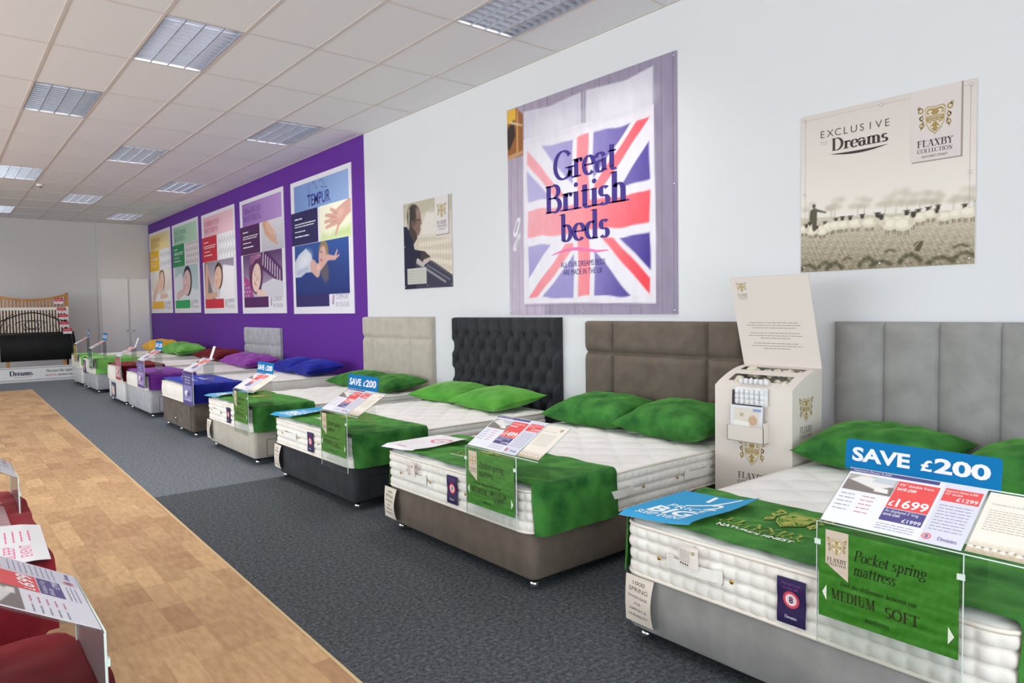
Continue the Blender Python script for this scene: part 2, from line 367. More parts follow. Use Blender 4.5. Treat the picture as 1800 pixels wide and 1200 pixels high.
class Pic:
    """a photograph on a poster, painted on a fine mesh of colour points"""
    def __init__(s, w, h, res, col):
        s.w, s.h = w, h; nx, ny = max(3, int(w/res)+1), max(3, int(h/res)+1)
        s.X, s.Y = np.meshgrid(np.linspace(0, w, nx), np.linspace(0, h, ny)); s.img = np.zeros((ny, nx, 3))+np.array(col, float); s.e = res*.8
    def put(s, m, col):
        m = np.clip(m, 0, 1)[..., None]; s.img = s.img*(1-m)+np.array(col, float)*m
    def grad(s, c0, c1, ax='y', a=0, b=None):
        t = (s.Y if ax == 'y' else s.X); b = b if b is not None else (s.h if ax == 'y' else s.w); t = np.clip((t-a)/(b-a), 0, 1)[..., None]
        s.img = np.array(c0, float)*(1-t)+np.array(c1, float)*t
    def ell(s, cx, cy, rx, ry, col, rot=0, op=1, soft=None):
        c, q = math.cos(rot), math.sin(rot); x, y = s.X-cx, s.Y-cy; u = (x*c+y*q)/rx; v = (-x*q+y*c)/ry
        d = (np.sqrt(u*u+v*v)-1)*min(rx, ry); s.put(op*(.5-d/(soft or s.e)), col)
    def sd(s, pts):
        P = np.array(pts, float); d = np.full(s.X.shape, 1e9); ins = np.zeros(s.X.shape, bool)
        for i in range(len(P)):
            a, b = P[i], P[(i+1) % len(P)]; e = b-a; wx, wy = s.X-a[0], s.Y-a[1]
            t = np.clip((wx*e[0]+wy*e[1])/(e@e+1e-12), 0, 1); d = np.minimum(d, np.hypot(wx-t*e[0], wy-t*e[1]))
            c = ((a[1] > s.Y) != (b[1] > s.Y)) & (s.X < (b[0]-a[0])*(s.Y-a[1])/((b[1]-a[1]) or 1e-9)+a[0]); ins ^= c
        return np.where(ins, -d, d)
    def poly(s, pts, col, op=1, soft=None): s.put(op*(.5-s.sd(pts)/(soft or s.e)), col)
    def cap(s, p0, p1, r0, r1, col, op=1, soft=None):
        a, b = np.array(p0, float), np.array(p1, float); e = b-a; wx, wy = s.X-a[0], s.Y-a[1]
        t = np.clip((wx*e[0]+wy*e[1])/(e@e+1e-12), 0, 1); d = np.hypot(wx-t*e[0], wy-t*e[1])-(r0+(r1-r0)*t); s.put(op*(.5-d/(soft or s.e)), col)
    def noise(s, amp, scale, seed=1, sy=None):
        rg = np.random.RandomState(seed); n = 8; f = np.zeros(s.X.shape); sy = sy or scale
        for k in range(n):
            a = rg.uniform(0, 2*PI); f += np.sin((s.X*math.cos(a)/scale+s.Y*math.sin(a)/sy)*rg.uniform(3, 9)+rg.uniform(0, 9))
        return f/n*amp
    def addn(s, f): s.img = s.img+f[..., None]
def wallframe(y0, z0, x=XW):
    """printing on the right wall: read with +Y on the left"""
    return frame((x, y0, z0), (0, -1, 0), (0, 0, 1))
def crest(s, cx, cy, h, gold=(176, 150, 92), light=None, layer=2):
    """scrolled shield carrying the flag cross and a band of letters"""
    w = h*.72; sh = [(-.5,.42),(-.36,.5),(0,.46),(.36,.5),(.5,.42),(.47,-.1),(.3,-.35),(0,-.55),(-.3,-.35),(-.47,-.1)]
    light = light or (236, 230, 216)
    s.poly([(cx+a*w*.86, cy+b*h*.9) for a, b in sh], gold, layer)
    s.poly([(cx+a*w*.79, cy+b*h*.83) for a, b in sh], light, layer+.4)
    s.poly([(cx+a*w*.72, cy+b*h*.76) for a, b in sh], gold, layer+.8)
    for a in ((-.34,.34,0,0),(.34,.34,0,0),(-.3,-.28,0,0),(.3,-.28,0,0)):
        s.line([(cx+a[0]*w*.8, cy+a[1]*h*.8), (cx, cy)], h*.05, light, layer+1.2)
    for q in ((-.26,.36),(.26,.36),(-.4,.2),(.4,.2),(-.36,-.18),(.36,-.18),(-.18,-.34),(.18,-.34)):
        s.ell(cx+q[0]*w*.72, cy+q[1]*h*.76, w*.055, h*.035, light, layer+1.2, 8)
    s.rect(cx-w*.07, cy-h*.4, cx+w*.07, cy+h*.35, gold, layer+1.6)
    s.rect(cx-w*.4, cy-h*.08, cx+w*.4, cy+h*.14, light, layer+2)
    s.rect(cx-w*.38, cy-h*.065, cx+w*.38, cy+h*.125, gold, layer+2.4)
    s.text('HANDMADE', cx, cy+h*.045, h*.055, light, layer+2.8, w=w*.62, align='c'); s.text('IN THE UK', cx, cy-h*.04, h*.05, light, layer+2.8, w=w*.5, align='c')
    for g in (-1, 1):
        for (a, b, r, k) in ((.62,.34,.13,.5),(.58,.08,.1,.5),(.56,-.16,.12,.55),(.7,.44,.07,.4)):
            s.ell(cx+g*a*w, cy+b*h, w*r, h*r*.8, gold, layer, 14, 0, k)
        s.line([(cx+g*w*.5, cy+h*.2), (cx+g*w*.66, cy+h*.1), (cx+g*w*.5, cy-h*.05), (cx+g*w*.6, cy-h*.3)], h*.03, gold, layer)
def crest_block(s, cx, ytop, h, dark=(70, 60, 60), gold=(176, 150, 92), light=None, layer=2, third=True):
    """crest + the collection's name beneath; h = whole height"""
    crest(s, cx, ytop-h*.3, h*.56, gold, light, layer)
    s.serif('FLAXBY', cx, ytop-h*.79, h*.13, dark, layer, w=h*.62, align='c')
    s.serif('COLLECTION', cx, ytop-h*.9, h*.075, dark, layer, w=h*.6, align='c')
    if third: s.text("NATURE'S FINEST", cx, ytop-h*.99, h*.045, dark, layer, w=h*.44, align='c')

# ------------------------------------------------------------------ ROOM
def carpet(name, base, s2, dark):
    m, nt, b = new_mat(name); L = nt.links; tc = nd(nt, 'ShaderNodeTexCoord')
    n = nd(nt, 'ShaderNodeTexNoise'); n.inputs['Scale'].default_value = 260; n.inputs['Detail'].default_value = 3; n.inputs['Roughness'].default_value = .8
    n2 = nd(nt, 'ShaderNodeTexNoise'); n2.inputs['Scale'].default_value = 50; n2.inputs['Detail'].default_value = 5; n2.inputs['Roughness'].default_value = .75
    n3 = nd(nt, 'ShaderNodeTexNoise'); n3.inputs['Scale'].default_value = 1.6
    for q in (n, n2, n3): L.new(tc.outputs['Object'], q.inputs['Vector'])
    r = nd(nt, 'ShaderNodeValToRGB'); r.color_ramp.elements[0].position = .40; r.color_ramp.elements[1].position = .60
    r.color_ramp.elements[0].color = rgb(dark); r.color_ramp.elements[1].color = rgb(s2)
    e = r.color_ramp.elements.new(.5); e.color = rgb(base)
    mm = nd(nt, 'ShaderNodeMix', data_type='FLOAT'); mm.inputs[0].default_value = .45
    L.new(n.outputs['Fac'], mm.inputs[2]); L.new(n2.outputs['Fac'], mm.inputs[3]); L.new(mm.outputs[0], r.inputs['Fac'])
    L.new(r.outputs['Color'], b.inputs['Base Color'])
    bp = nd(nt, 'ShaderNodeBump'); bp.inputs['Strength'].default_value = .5; bp.inputs['Distance'].default_value = .004
    L.new(n.outputs['Fac'], bp.inputs['Height']); L.new(bp.outputs['Normal'], b.inputs['Normal'])
    setin(b, 'Roughness', .95); setin(b, 'Specular IOR Level', .15)
    return m
def wood_floor():
    m, nt, b = new_mat('wood_block_vinyl'); L = nt.links; tc = nd(nt, 'ShaderNodeTexCoord')
    mp = nd(nt, 'ShaderNodeMapping'); mp.inputs['Rotation'].default_value = (0, 0, PI/2); L.new(tc.outputs['Object'], mp.inputs['Vector'])
    br = nd(nt, 'ShaderNodeTexBrick'); br.inputs['Scale'].default_value = 1; br.inputs['Mortar Size'].default_value = .0015; br.inputs['Brick Width'].default_value = .34; br.inputs['Row Height'].default_value = .115
    br.inputs['Color1'].default_value = rgb((226, 188, 140)); br.inputs['Color2'].default_value = rgb((180, 138, 98)); br.inputs['Mortar'].default_value = rgb((176, 136, 98)); br.inputs['Bias'].default_value = 0
    br.offset = .37; br.offset_frequency = 3; L.new(mp.outputs[0], br.inputs['Vector'])
    br2 = nd(nt, 'ShaderNodeTexBrick'); br2.inputs['Scale'].default_value = 1; br2.inputs['Mortar Size'].default_value = 0; br2.inputs['Brick Width'].default_value = .68; br2.inputs['Row Height'].default_value = .23
    br2.inputs['Color1'].default_value = rgb((232, 196, 146)); br2.inputs['Color2'].default_value = rgb((190, 152, 118)); br2.offset = .5; L.new(mp.outputs[0], br2.inputs['Vector'])
    ns = nd(nt, 'ShaderNodeTexNoise'); ns.inputs['Scale'].default_value = 12; ns.inputs['Detail'].default_value = 6
    mp2 = nd(nt, 'ShaderNodeMapping'); mp2.inputs['Scale'].default_value = (3, .8, 1); L.new(tc.outputs['Object'], mp2.inputs['Vector']); L.new(mp2.outputs[0], ns.inputs['Vector'])
    m1 = nd(nt, 'ShaderNodeMix', data_type='RGBA'); m1.inputs[0].default_value = .4; L.new(br.outputs['Color'], m1.inputs[6]); L.new(br2.outputs['Color'], m1.inputs[7])
    rr = nd(nt, 'ShaderNodeValToRGB'); rr.color_ramp.elements[0].position = .35; rr.color_ramp.elements[1].position = .7; rr.color_ramp.elements[0].color = rgb((222, 212, 206)); rr.color_ramp.elements[1].color = (1, 1, 1, 1)
    L.new(ns.outputs['Fac'], rr.inputs['Fac'])
    m2 = nd(nt, 'ShaderNodeMix', data_type='RGBA', blend_type='MULTIPLY'); m2.inputs[0].default_value = .8; L.new(m1.outputs[2], m2.inputs[6]); L.new(rr.outputs['Color'], m2.inputs[7])
    L.new(m2.outputs[2], b.inputs['Base Color']); setin(b, 'Roughness', .42); setin(b, 'Specular IOR Level', .35)
    return m
def wallmat(name, c, rough=.75):
    m, nt, b = new_mat(name); L = nt.links; tc = nd(nt, 'ShaderNodeTexCoord')
    n = nd(nt, 'ShaderNodeTexNoise'); n.inputs['Scale'].default_value = 120; n.inputs['Detail'].default_value = 2; L.new(tc.outputs['Object'], n.inputs['Vector'])
    bp = nd(nt, 'ShaderNodeBump'); bp.inputs['Strength'].default_value = .08; bp.inputs['Distance'].default_value = .002
    L.new(n.outputs['Fac'], bp.inputs['Height']); L.new(bp.outputs['Normal'], b.inputs['Normal'])
    setin(b, 'Base Color', rgb(c)); setin(b, 'Roughness', rough); setin(b, 'Specular IOR Level', .25)
    return m
M_WALL = wallmat('wall_paint_white', (222, 223, 227)); M_PURP = wallmat('wall_paint_purple', (98, 42, 150), .55)
M_BACK = wallmat('wall_paint_back', (214, 211, 212))
M_TILE = wallmat('ceiling_tile', (228, 229, 234), .9); M_TBAR = plain('ceiling_t_bar', (208, 200, 196), .5)
M_C1 = carpet('carpet_blue_grey', (106, 113, 121), (156, 160, 166), (62, 68, 77)); M_C2 = carpet('carpet_dark_grey', (74, 78, 83), (122, 126, 131), (40, 43, 48)); M_WD = wood_floor()

# floor: wood walkway | pale carpet | dark carpet, all in one mesh
xe = lambda y: 1.215+(y-1.5)*.0165 if y > -4 else 1.13
b = MB()
YJ = 6.05; YWE = 16.6
b.add([(XL,YF,0),(xe(YF),YF,0),(xe(YWE),YWE,0),(XL,YWE,0)], [(0,1,2,3)], 2)
b.add([(xe(YF),YF,0),(XW,YF,0),(XW,YJ,0),(xe(YJ),YJ,0)], [(0,1,2,3)], 1)
b.add([(xe(YJ),YJ,0),(XW,YJ,0),(XW,YWE,0),(xe(YWE),YWE,0)], [(0,1,2,3)], 0)
b.add([(XL,YWE,0),(XW,YWE,0),(XW,YB,0),(XL,YB,0)], [(0,1,2,3)], 0)
b.add([(XL,YF,-.1),(XW,YF,-.1),(XW,YB,-.1),(XL,YB,-.1)], [(3,2,1,0)], 1)
tag(b.build('floor', [M_C1, M_C2, M_WD]), kind='structure')
b = MB()
for (a, c) in (((xe(YF), YF), (xe(YWE), YWE)), ((-3, YWE), (xe(YWE), YWE))):
    d = Vector((c[0]-a[0], c[1]-a[1], 0)).normalized(); n = Vector((-d.y, d.x, 0))*.007
    p0, p1 = Vector((a[0], a[1], 0)), Vector((c[0], c[1], 0))
    vs = [p0-n, p1-n, p1+n, p0+n]; b.add([(v.x, v.y, .003) for v in vs]+[(v.x, v.y, 0) for v in vs], [(0,1,2,3),(4,5,1,0),(5,6,2,1),(6,7,3,2),(7,4,0,3)])
tag(b.build('trim_1', plain('vinyl_edge_strip', (214, 186, 140), .4)), kind='structure')
# walls (0.1 thick)
def wallbox(name, a, c, m): bb = MB(); bb.box(a, c); return tag(bb.build(name, m), kind='structure')
b = MB(); b.box((XW, YF, 0), (XW+.1, 8.237, CEIL+.2), 0); b.box((XW, 8.237, 0), (XW+.1, YB+.1, CEIL+.2), 1)
tag(b.build('wall_right', [M_WALL, M_PURP]), kind='structure')
wallbox('wall_back', (XL, YB, 0), (XW, YB+.1, CEIL+.2), M_BACK)
b = MB(); LY0, LY1 = 2.0, 15.0  # unseen side opening, put in and sized to admit more daylight
b.box((XL-.1, YF, 0), (XL, YB, .5)); b.box((XL-.1, YF, 3.2), (XL, YB, CEIL+.2)); b.box((XL-.1, YF, .5), (XL, LY0, 3.2)); b.box((XL-.1, LY1, .5), (XL, YB, 3.2))
tag(b.build('wall_left', M_WALL), kind='structure')
b = MB(); WX0, WX1, WZ0, WZ1 = -5.0, 2.2, .25, 3.1
b.box((XL, YF-.1, 0), (XW, YF, WZ0)); b.box((XL, YF-.1, WZ1), (XW, YF, CEIL+.2)); b.box((XL, YF-.1, WZ0), (WX0, YF, WZ1)); b.box((WX1, YF-.1, WZ0), (XW, YF, WZ1))
tag(b.build('wall_front', M_WALL), kind='structure')
b = MB()
for x in np.linspace(WX0, WX1, 5): b.box((x-.03, YF-.09, WZ0), (x+.03, YF-.01, WZ1))
b.box((WX0, YF-.09, WZ0), (WX1, YF-.01, WZ0+.06)); b.box((WX0, YF-.09, WZ1-.06), (WX1, YF-.01, WZ1))
w2m = MB()
for y in np.linspace(2.0, 15.0, 7): w2m.box((XL-.09, y-.03, .5), (XL-.01, y+.03, 3.2))
w2m.box((XL-.09, 2.0, .5), (XL-.01, 15.0, .56)); w2m.box((XL-.09, 2.0, 3.14), (XL-.01, 15.0, 3.2))
w2 = tag(w2m.build('added_side_window', plain('added_window_frame', (120, 120, 124), .4)), kind='structure')  # unseen window added to brighten the ceiling, posters and bed feet
w2m = MB(); w2m.box((XL-.06, 2.0, .5), (XL-.055, 15.0, 3.2)); w2m.build('pane', ACR, w2)
w1 = tag(b.build('window_1', plain('window_frame', (120, 120, 124), .4)), kind='structure')
b = MB(); b.box((WX0, YF-.06, WZ0), (WX1, YF-.055, WZ1)); b.build('pane', ACR, w1)
b = MB(); b.box((XW-.012, YF, 0), (XW, 17.0, .07)); tag(b.build('baseboard_right', WHITEM), kind='structure')
b = MB(); b.box((-5.3, YB-.012, 0), (3.2, YB, .08)); tag(b.build('baseboard_back', WHITEM), kind='structure')

# ceiling grid 0.6 x 1.2 and the louvred fittings
GX, GY = .86, 5.819
cellx = [GX+.6*i for i in range(-10, 6)]; celly = [GY+1.2*j for j in range(-7, 12)]
LIGHTS = [(1,0),(0,2),(2,4),(0,6),(2,8),(4,2),(4,6),(4,10),(0,10),(4,-2),(-3,4),(-4,8),(-3,0),(-6,2),(-6,6),(0,-4),(3,-6),(-4,-3)]  # entries after the labelled fittings are unseen repeats, added for illumination
LS = {(GX+.6*i, GY+1.2*j) for i, j in LIGHTS}
def islight(x, y): return any(abs(x-a) < .01 and abs(y-c) < .01 for a, c in LS)
b = MB(); xs = [XL]+[x for x in cellx if x > XL]+[XW]; ys = [YF]+[y for y in celly if y > YF]+[YB]
for i in range(len(xs)-1):
    for j in range(len(ys)-1):
        if islight(xs[i], ys[j]): continue
        b.add([(xs[i],ys[j],CEIL+.004),(xs[i+1],ys[j],CEIL+.004),(xs[i+1],ys[j+1],CEIL+.004),(xs[i],ys[j+1],CEIL+.004)], [(3,2,1,0)], 0)
for x in xs[1:-1]: b.box((x-.012, YF, CEIL-.001), (x+.012, YB, CEIL+.02), 1)
for j, y in enumerate(ys[1:-1]):
    for i in range(len(xs)-1): b.box((xs[i]+.012, y-.0075, CEIL-.0005), (xs[i+1]-.012, y+.0075, CEIL+.02), 1)
b.box((XW-.02, YF, CEIL-.001), (XW, YB, CEIL+.01), 1); b.box((XL, YB-.02, CEIL-.001), (XW, YB, CEIL+.01), 1)
b.add([(XL,YF,CEIL+.2),(XW,YF,CEIL+.2),(XW,YB,CEIL+.2),(XL,YB,CEIL+.2)], [(0,1,2,3)], 0)
tag(b.build('ceiling', [M_TILE, M_TBAR]), kind='structure')
M_LOUV = plain('louvre_aluminium', (200, 203, 212), .22, .9); M_HOUS = plain('fitting_housing', (196, 198, 208), .5)
def blades():
    bb = MB(); W, Lh = .57, 1.17
    for k in range(5):
        x = -W/2+W*k/4; bb.box((x-.004, -Lh/2, .0), (x+.004, Lh/2, .045))
    for k in range(15):
        y = -Lh/2+Lh*k/14
        for c in range(4):
            x0 = -W/2+W*c/4+.004; x1 = x0+W/4-.008
            bb.add([(x0,y-.001,0),(x1,y-.001,0),(x1,y-.006,.042),(x0,y-.006,.042),(x0,y+.001,0),(x1,y+.001,0),(x1,y+.006,.042),(x0,y+.006,.042)], [(0,1,2,3),(7,6,5,4),(1,0,4,5)])
    return bb
lab = {(1,0):'brightest square louvred ceiling light near the top, left of centre', (0,2):'louvred ceiling light at the far left top, next to the brightest one', (2,4):'louvred ceiling light in the middle of the ceiling left of the purple wall',
 (0,6):'louvred ceiling light with dark cells cut by the left picture edge, nearer one', (2,8):'small louvred ceiling light just past the smoke detector', (4,2):'louvred ceiling light above the start of the purple wall',
 (4,6):'louvred ceiling light above the middle of the purple wall', (4,10):'farthest louvred ceiling light beside the purple wall', (0,10):'farthest louvred ceiling light at the left picture edge', (4,-2):'large sparkling louvred ceiling light at the top edge above the flag poster'}
bl0 = None
for n, (i, j) in enumerate(LIGHTS):
    cx, cy = GX+.6*i+.3, GY+1.2*j+.6
    seen = (i, j) in lab
    t = thing('ceiling_light', lab.get((i, j), 'unseen louvred ceiling light added to help light the showroom'), 'light', (cx, cy, CEIL), 0, 'recessed louvred ceiling lights')
    if bl0 is None:
        bl0 = blades().build('louvre', M_LOUV, t)
        h = MB(); h.box((-.288, -.588, .1), (.288, .588, .11)); h.box((-.288, -.588, .0), (-.282, .588, .1)); h.box((.282, -.588, .0), (.288, .588, .1)); h.box((-.282, -.588, 0), (.282, -.582, .1)); h.box((-.282, .582, 0), (.282, .588, .1))
        ho0 = h.build('housing', M_HOUS, t)
    else:
        for q in (bl0, ho0): c = q.copy(); COL.objects.link(c); c.parent = t
    ld = bpy.data.lights.new('fluorescent_lamp', 'AREA'); ld.shape = 'RECTANGLE'; ld.size = .5; ld.size_y = 1.12
    ld.energy = 30 if (i, j) == (1, 0) else (20 if (i, j) == (4, -2) else 14); ld.spread = 2.0; ld.color = (1.0, .965, .93)
    lo = bpy.data.objects.new('fluorescent_lamp', ld); COL.objects.link(lo); lo.parent = t; lo.location = (0, 0, .085)
# smoke detector
t = thing('smoke_detector', 'small round smoke detector on the ceiling tiles at the far left', 'smoke detector', (1.55, 14.6, CEIL))
b = MB(); b.lathe([(.055, .003), (.055, -.02), (.045, -.03), (.02, -.034)], 20); b.build('detector_body', WHITEM, t)
b = MB(); b.lathe([(.03, -.034), (.028, -.05), (.01, -.052)], 16); b.build('sensor_head', plain('sensor_grey', (120, 116, 110), .5), t)

# ------------------------------------------------------------------ CAMERA, WORLD
f, yaw, pitch, roll = 1237.5, .6893, -.0474, -.0155
fw = Vector((math.sin(yaw)*math.cos(pitch), math.cos(yaw)*math.cos(pitch), math.sin(pitch)))
r0 = Vector((math.cos(yaw), -math.sin(yaw), 0)); u0 = r0.cross(fw); cr, sr = math.cos(roll), math.sin(roll)
rr_ = r0*cr+u0*sr; uu = -r0*sr+u0*cr
cam = bpy.data.cameras.new('camera'); cam.sensor_width = 36; cam.lens = 36*f/1800; cam.clip_start = .02; cam.clip_end = 100
co = bpy.data.objects.new('camera', cam); COL.objects.link(co)
co.matrix_world = Matrix(((rr_.x, uu.x, -fw.x, 0), (rr_.y, uu.y, -fw.y, 0), (rr_.z, uu.z, -fw.z, 1.45), (0, 0, 0, 1)))
SC.camera = co
W = bpy.data.worlds.new('daylight'); W.use_nodes = True; SC.world = W
bg = W.node_tree.nodes['Background']; bg.inputs['Color'].default_value = (.88, .94, 1.0, 1); bg.inputs['Strength'].default_value = 7.4
pl = bpy.data.lights.new('window_portal', 'AREA'); pl.shape = 'RECTANGLE'; pl.size = WX1-WX0; pl.size_y = WZ1-WZ0; pl.cycles.is_portal = True
po = bpy.data.objects.new('window_portal', pl); COL.objects.link(po); po.location = ((WX0+WX1)/2, YF-.12, (WZ0+WZ1)/2); po.rotation_euler = (PI/2, 0, 0)
pl = bpy.data.lights.new('added_window_portal', 'AREA'); pl.shape = 'RECTANGLE'; pl.size = 2.7; pl.size_y = 13.0; pl.cycles.is_portal = True  # portal for the added, unseen window on the left
po = bpy.data.objects.new('added_window_portal', pl); COL.objects.link(po); po.location = (XL-.12, 8.5, 1.85); po.rotation_euler = (0, -PI/2, 0)
SC.view_settings.view_transform = 'Standard'; SC.view_settings.look = 'None'; SC.view_settings.gamma = 1; SC.view_settings.exposure = 0.0
SC.cycles.use_denoising = True; SC.cycles.transparent_max_bounces = 16; SC.cycles.max_bounces = 8; SC.cycles.diffuse_bounces = 5; SC.cycles.glossy_bounces = 4
SC.cycles.caustics_reflective = False; SC.cycles.sample_clamp_indirect = 6
# ------------------------------------------------------------------ BEDS
XB = 2.28
def vnoise(x, y, z=0): return mnoise.noise(Vector((x, y, z)))
def edge_half(W, x, r=.09):
    return W/2 if x >= r else W/2-r+math.sqrt(max(r*r-(r-max(x, 0))**2, 0))
def castor_mesh():
    c = MB(); c.ball((0, 0, .026), .025, 12); c.tube([(0, 0, .045), (0, 0, .075)], .008, 8); return c
def divan(label, yc, W, ztop, mat, L=1.9, rz=0.0, x=XB, dark_trim=None, drawers=0, doors=False, midcast=False):
    t = thing('divan_base', label, 'bed base', (x, yc, 0), rz, 'divan bed bases')
    b = MB(); b.rprism(.012, L, -W/2, W/2, .065, ztop, .045, .012, n=6); b.build('base_body', mat, t)
    b = MB(); b.rprism(.03, L-.02, -W/2+.02, W/2-.02, .055, .066, .03, .002); b.build('underside_board', BLACKV, t)
    pos = [(.07, W/2-.06), (.07, -W/2+.06), (L-.1, W/2-.06), (L-.1, -W/2+.06)]
    if midcast: pos.append((.07, 0))
    c0 = None
    for p in pos:
        if c0 is None: c0 = castor_mesh().build('castor', CHROME, t); o = c0
        else: o = c0.copy(); COL.objects.link(o); o.parent = t
        o.location = (p[0], p[1], 0)
    for k in range(drawers):
        x0, x1 = (.14, .82) if k == 0 else (1.0, 1.7)
        b = MB(); b.box((x0, -W/2-.006, .085), (x1, -W/2+.002, .085+(ztop-.1)*.72)); d = b.build('drawer_front', mat, t)
        b = MB(); b.box((x0-.004, -W/2-.002, .081), (x1+.004, -W/2+.001, .089+(ztop-.1)*.72)); b.build('drawer_gap', BLACKV, d)
    if doors:
        for g in (-1, 1):
            b = MB(); y0, y1 = (.004, W/2-.05) if g > 0 else (-W/2+.05, -.004)
            b.box((.004, y0, .075), (.014, y1, ztop-.03)); d = b.build('door', mat, t)
            if g < 0: b = MB(); b.ball((-.006, -.035, .17), .012); b.build('knob', CHROME, d)
        b = MB(); b.box((.009, -.003, .075), (.0125, .003, ztop-.03)); b.build('door_gap', BLACKV, t)
    return t
def mattress(label, yc, W, z0, T, L=1.9, rz=0.0, x=XB, rows=4, pitch=.058, amp=.012, step=.012, tuft=True, side=TICKSIDE, handles=True, navy=None, care=False, piping=None, diamond=False, topmat=None):
    t = thing('mattress', label, 'mattress', (x, yc, z0), rz, 'display mattresses')
    r = .09; ol, tot = resample(rrect(0, L, -W/2, W/2, r, 8), step); n = len(ol); nz = rows*7 if rows else 8; pr = .008
    np_ = max(1, round(tot/pitch)); pit = tot/np_
    b = MB(); vs = []
    for j in range(nz+1):
        tz = j/nz
        for (px, py, nx, ny, s) in ol:
            if rows:
                rb = abs(math.sin(PI*rows*tz))**.5; cb = abs(math.sin(PI*s/pit))**.45
                d = amp*(.15+.85*rb)*(.25+.75*cb)-amp*.35
                d += .004*vnoise(s*5, tz*3, W)
            else: d = .012*math.sin(PI*tz)**.6+.003*vnoise(s*4, tz*3, W)
            sag = .006*vnoise(s*1.3, 3.3, W)
            vs.append((px+nx*d, py+ny*d, pr+tz*(T-2*pr)+sag*(tz)))
    fs = []
    for j in range(nz):
        for i in range(n): fs.append((j*n+i, j*n+(i+1) % n, (j+1)*n+(i+1) % n, (j+1)*n+i))
    b.add(vs, fs, 0, True)
    # top panel
    g = .016 if tuft and step < .02 else .03
    nx_, ny_ = int(L/g), int(W/g); vs = []
    for j in range(ny_+1):
        for i in range(nx_+1):
            X, Y = L*i/nx_, -W/2+W*j/ny_
            cx = min(max(X, r), L-r); cy = min(max(Y, -W/2+r), W/2-r); dx, dy = X-cx, Y-cy; dd = math.hypot(dx, dy)
            if dd > r: X, Y = cx+dx/dd*r, cy+dy/dd*r
            e = min(X, L-X, Y+W/2, W/2-Y); e = min(e, r-min(dd, r)) if (dx and dy) else e; e = max(e, 0)
            rise = .016*(1-math.exp(-e/.035))
            if tuft:
                a, c = X/.27+Y/.30+.03*math.sin(Y*9), X/.27-Y/.30
                pf = (abs(math.sin(PI*a))*abs(math.sin(PI*c)))**.4; z = rise+(.013*pf-.006)*min(1, e/.05)
            elif diamond:
                a, c = X/.05+Y/.05, X/.05-Y/.05; z = rise+.004*(abs(math.sin(PI*a*.5))*abs(math.sin(PI*c*.5)))**.5
            else: z = rise+.004*vnoise(X*6, Y*6, W)
            vs.append((X, Y, T-pr*.4+z+.006*vnoise(X*2, Y*2, 5)*min(1, e/.05)))
    b.add(vs, [(j*(nx_+1)+i, j*(nx_+1)+i+1, (j+1)*(nx_+1)+i+1, (j+1)*(nx_+1)+i) for j in range(ny_) for i in range(nx_)], 1, True)
    b.add([(p[0], p[1], pr) for p in ol[::2]], [tuple(range(len(ol[::2])))[::-1]], 1)
    b.build('mattress_body', [side, topmat or TICK], t)
    b = MB(); q = ol[::3]
    for z in (pr, T-pr*.6): b.tube([(p[0]+p[2]*.003, p[1]+p[3]*.003, z+(.006*vnoise(p[4]*1.3, 3.3, W) if z > .05 else 0)) for p in q], pr, 7, closed=True)
    b.build('piping', piping or PIPE, t)
    def strap(M, w=.26, h=.045):
        s_ = MB()
        def fn(u, v): return M @ Vector(((u-.5)*w, (v-.5)*h, .004+.02*math.sin(PI*u)**.6))
        s_.grid(fn, 12, 2); s_.grid(lambda u, v: fn(u, v)+(M @ Vector((0, 0, -.002))-M @ Vector((0, 0, 0))), 12, 2, flip=True)
        for q_ in (-1, 1):
            s_.box((q_*w*.42-.018, -h*.62, .003), (q_*w*.42+.018, h*.62, .008), 0, M)
        return s_
    def facing(y, z): return Matrix(((0, 0, -1, -amp*.7), (-1, 0, 0, y), (0, 1, 0, z), (0, 0, 0, 1)))
    if handles:
        hy = W*.24
        strap(facing(hy, T*.52)).build('handle', WEB, t)
        for k, xx in enumerate((.62, 1.35)):
            M = Matrix(((1, 0, 0, xx), (0, 0, -1, -W/2-amp*.7), (0, 1, 0, T*.5), (0, 0, 0, 1))); strap(M).build('handle', WEB, t)
        for y in (hy+.17, hy-.17, -hy+.17, -hy-.14):
            c = MB(); c.lathe([(.0085, 0), (.0085, .004), (.004, .006)], 12, Matrix(((0, 0, -1, -amp*.8), (-1, 0, 0, y), (0, 1, 0, T*.5), (0, 0, 0, 1)))); c.build('air_vent', BRASS, t)
        for xx in (.42, .84, 1.15, 1.55):
            c = MB(); c.lathe([(.0085, 0), (.0085, .004), (.004, .006)], 12, Matrix(((1, 0, 0, xx), (0, 0, -1, -W/2-amp*.8), (0, 1, 0, T*.5), (0, 0, 0, 1)))); c.build('air_vent', BRASS, t)
    if navy is not None:
        s = Sheet(.0008); h = T*.72; s.board(.105, h, .002, (36, 26, 66)); s.rect(0, 0, .105, h, (44, 30, 78), .2)
        s.text('Handmade', .052, h*.86, .010, (120, 70, 140), 1, w=.07, align='c'); s.text('in the UK', .052, h*.77, .009, (150, 80, 150), 1, w=.055, align='c')
        s.ell(.052, h*.55, .030, .030, (214, 74, 92), 1, 24); s.ell(.052, h*.55, .021, .021, (240, 216, 222), 2, 24); s.text(navy, .052, h*.55-.011, .022, (60, 40, 70), 3, .02, align='c')
        s.serif('Dreams', .052, h*.14, .011, (220, 215, 235), 1, w=.045, align='c')
        fn = frame((-amp*.65-.008, -.065+.06, T*.14), (0, -1, 0), (0, 0, 1)); s.build('maker_label', t, lambda a, b_, c: fn(a, b_, c+.002*math.sin(b_*60)), PRINT, False, .02)
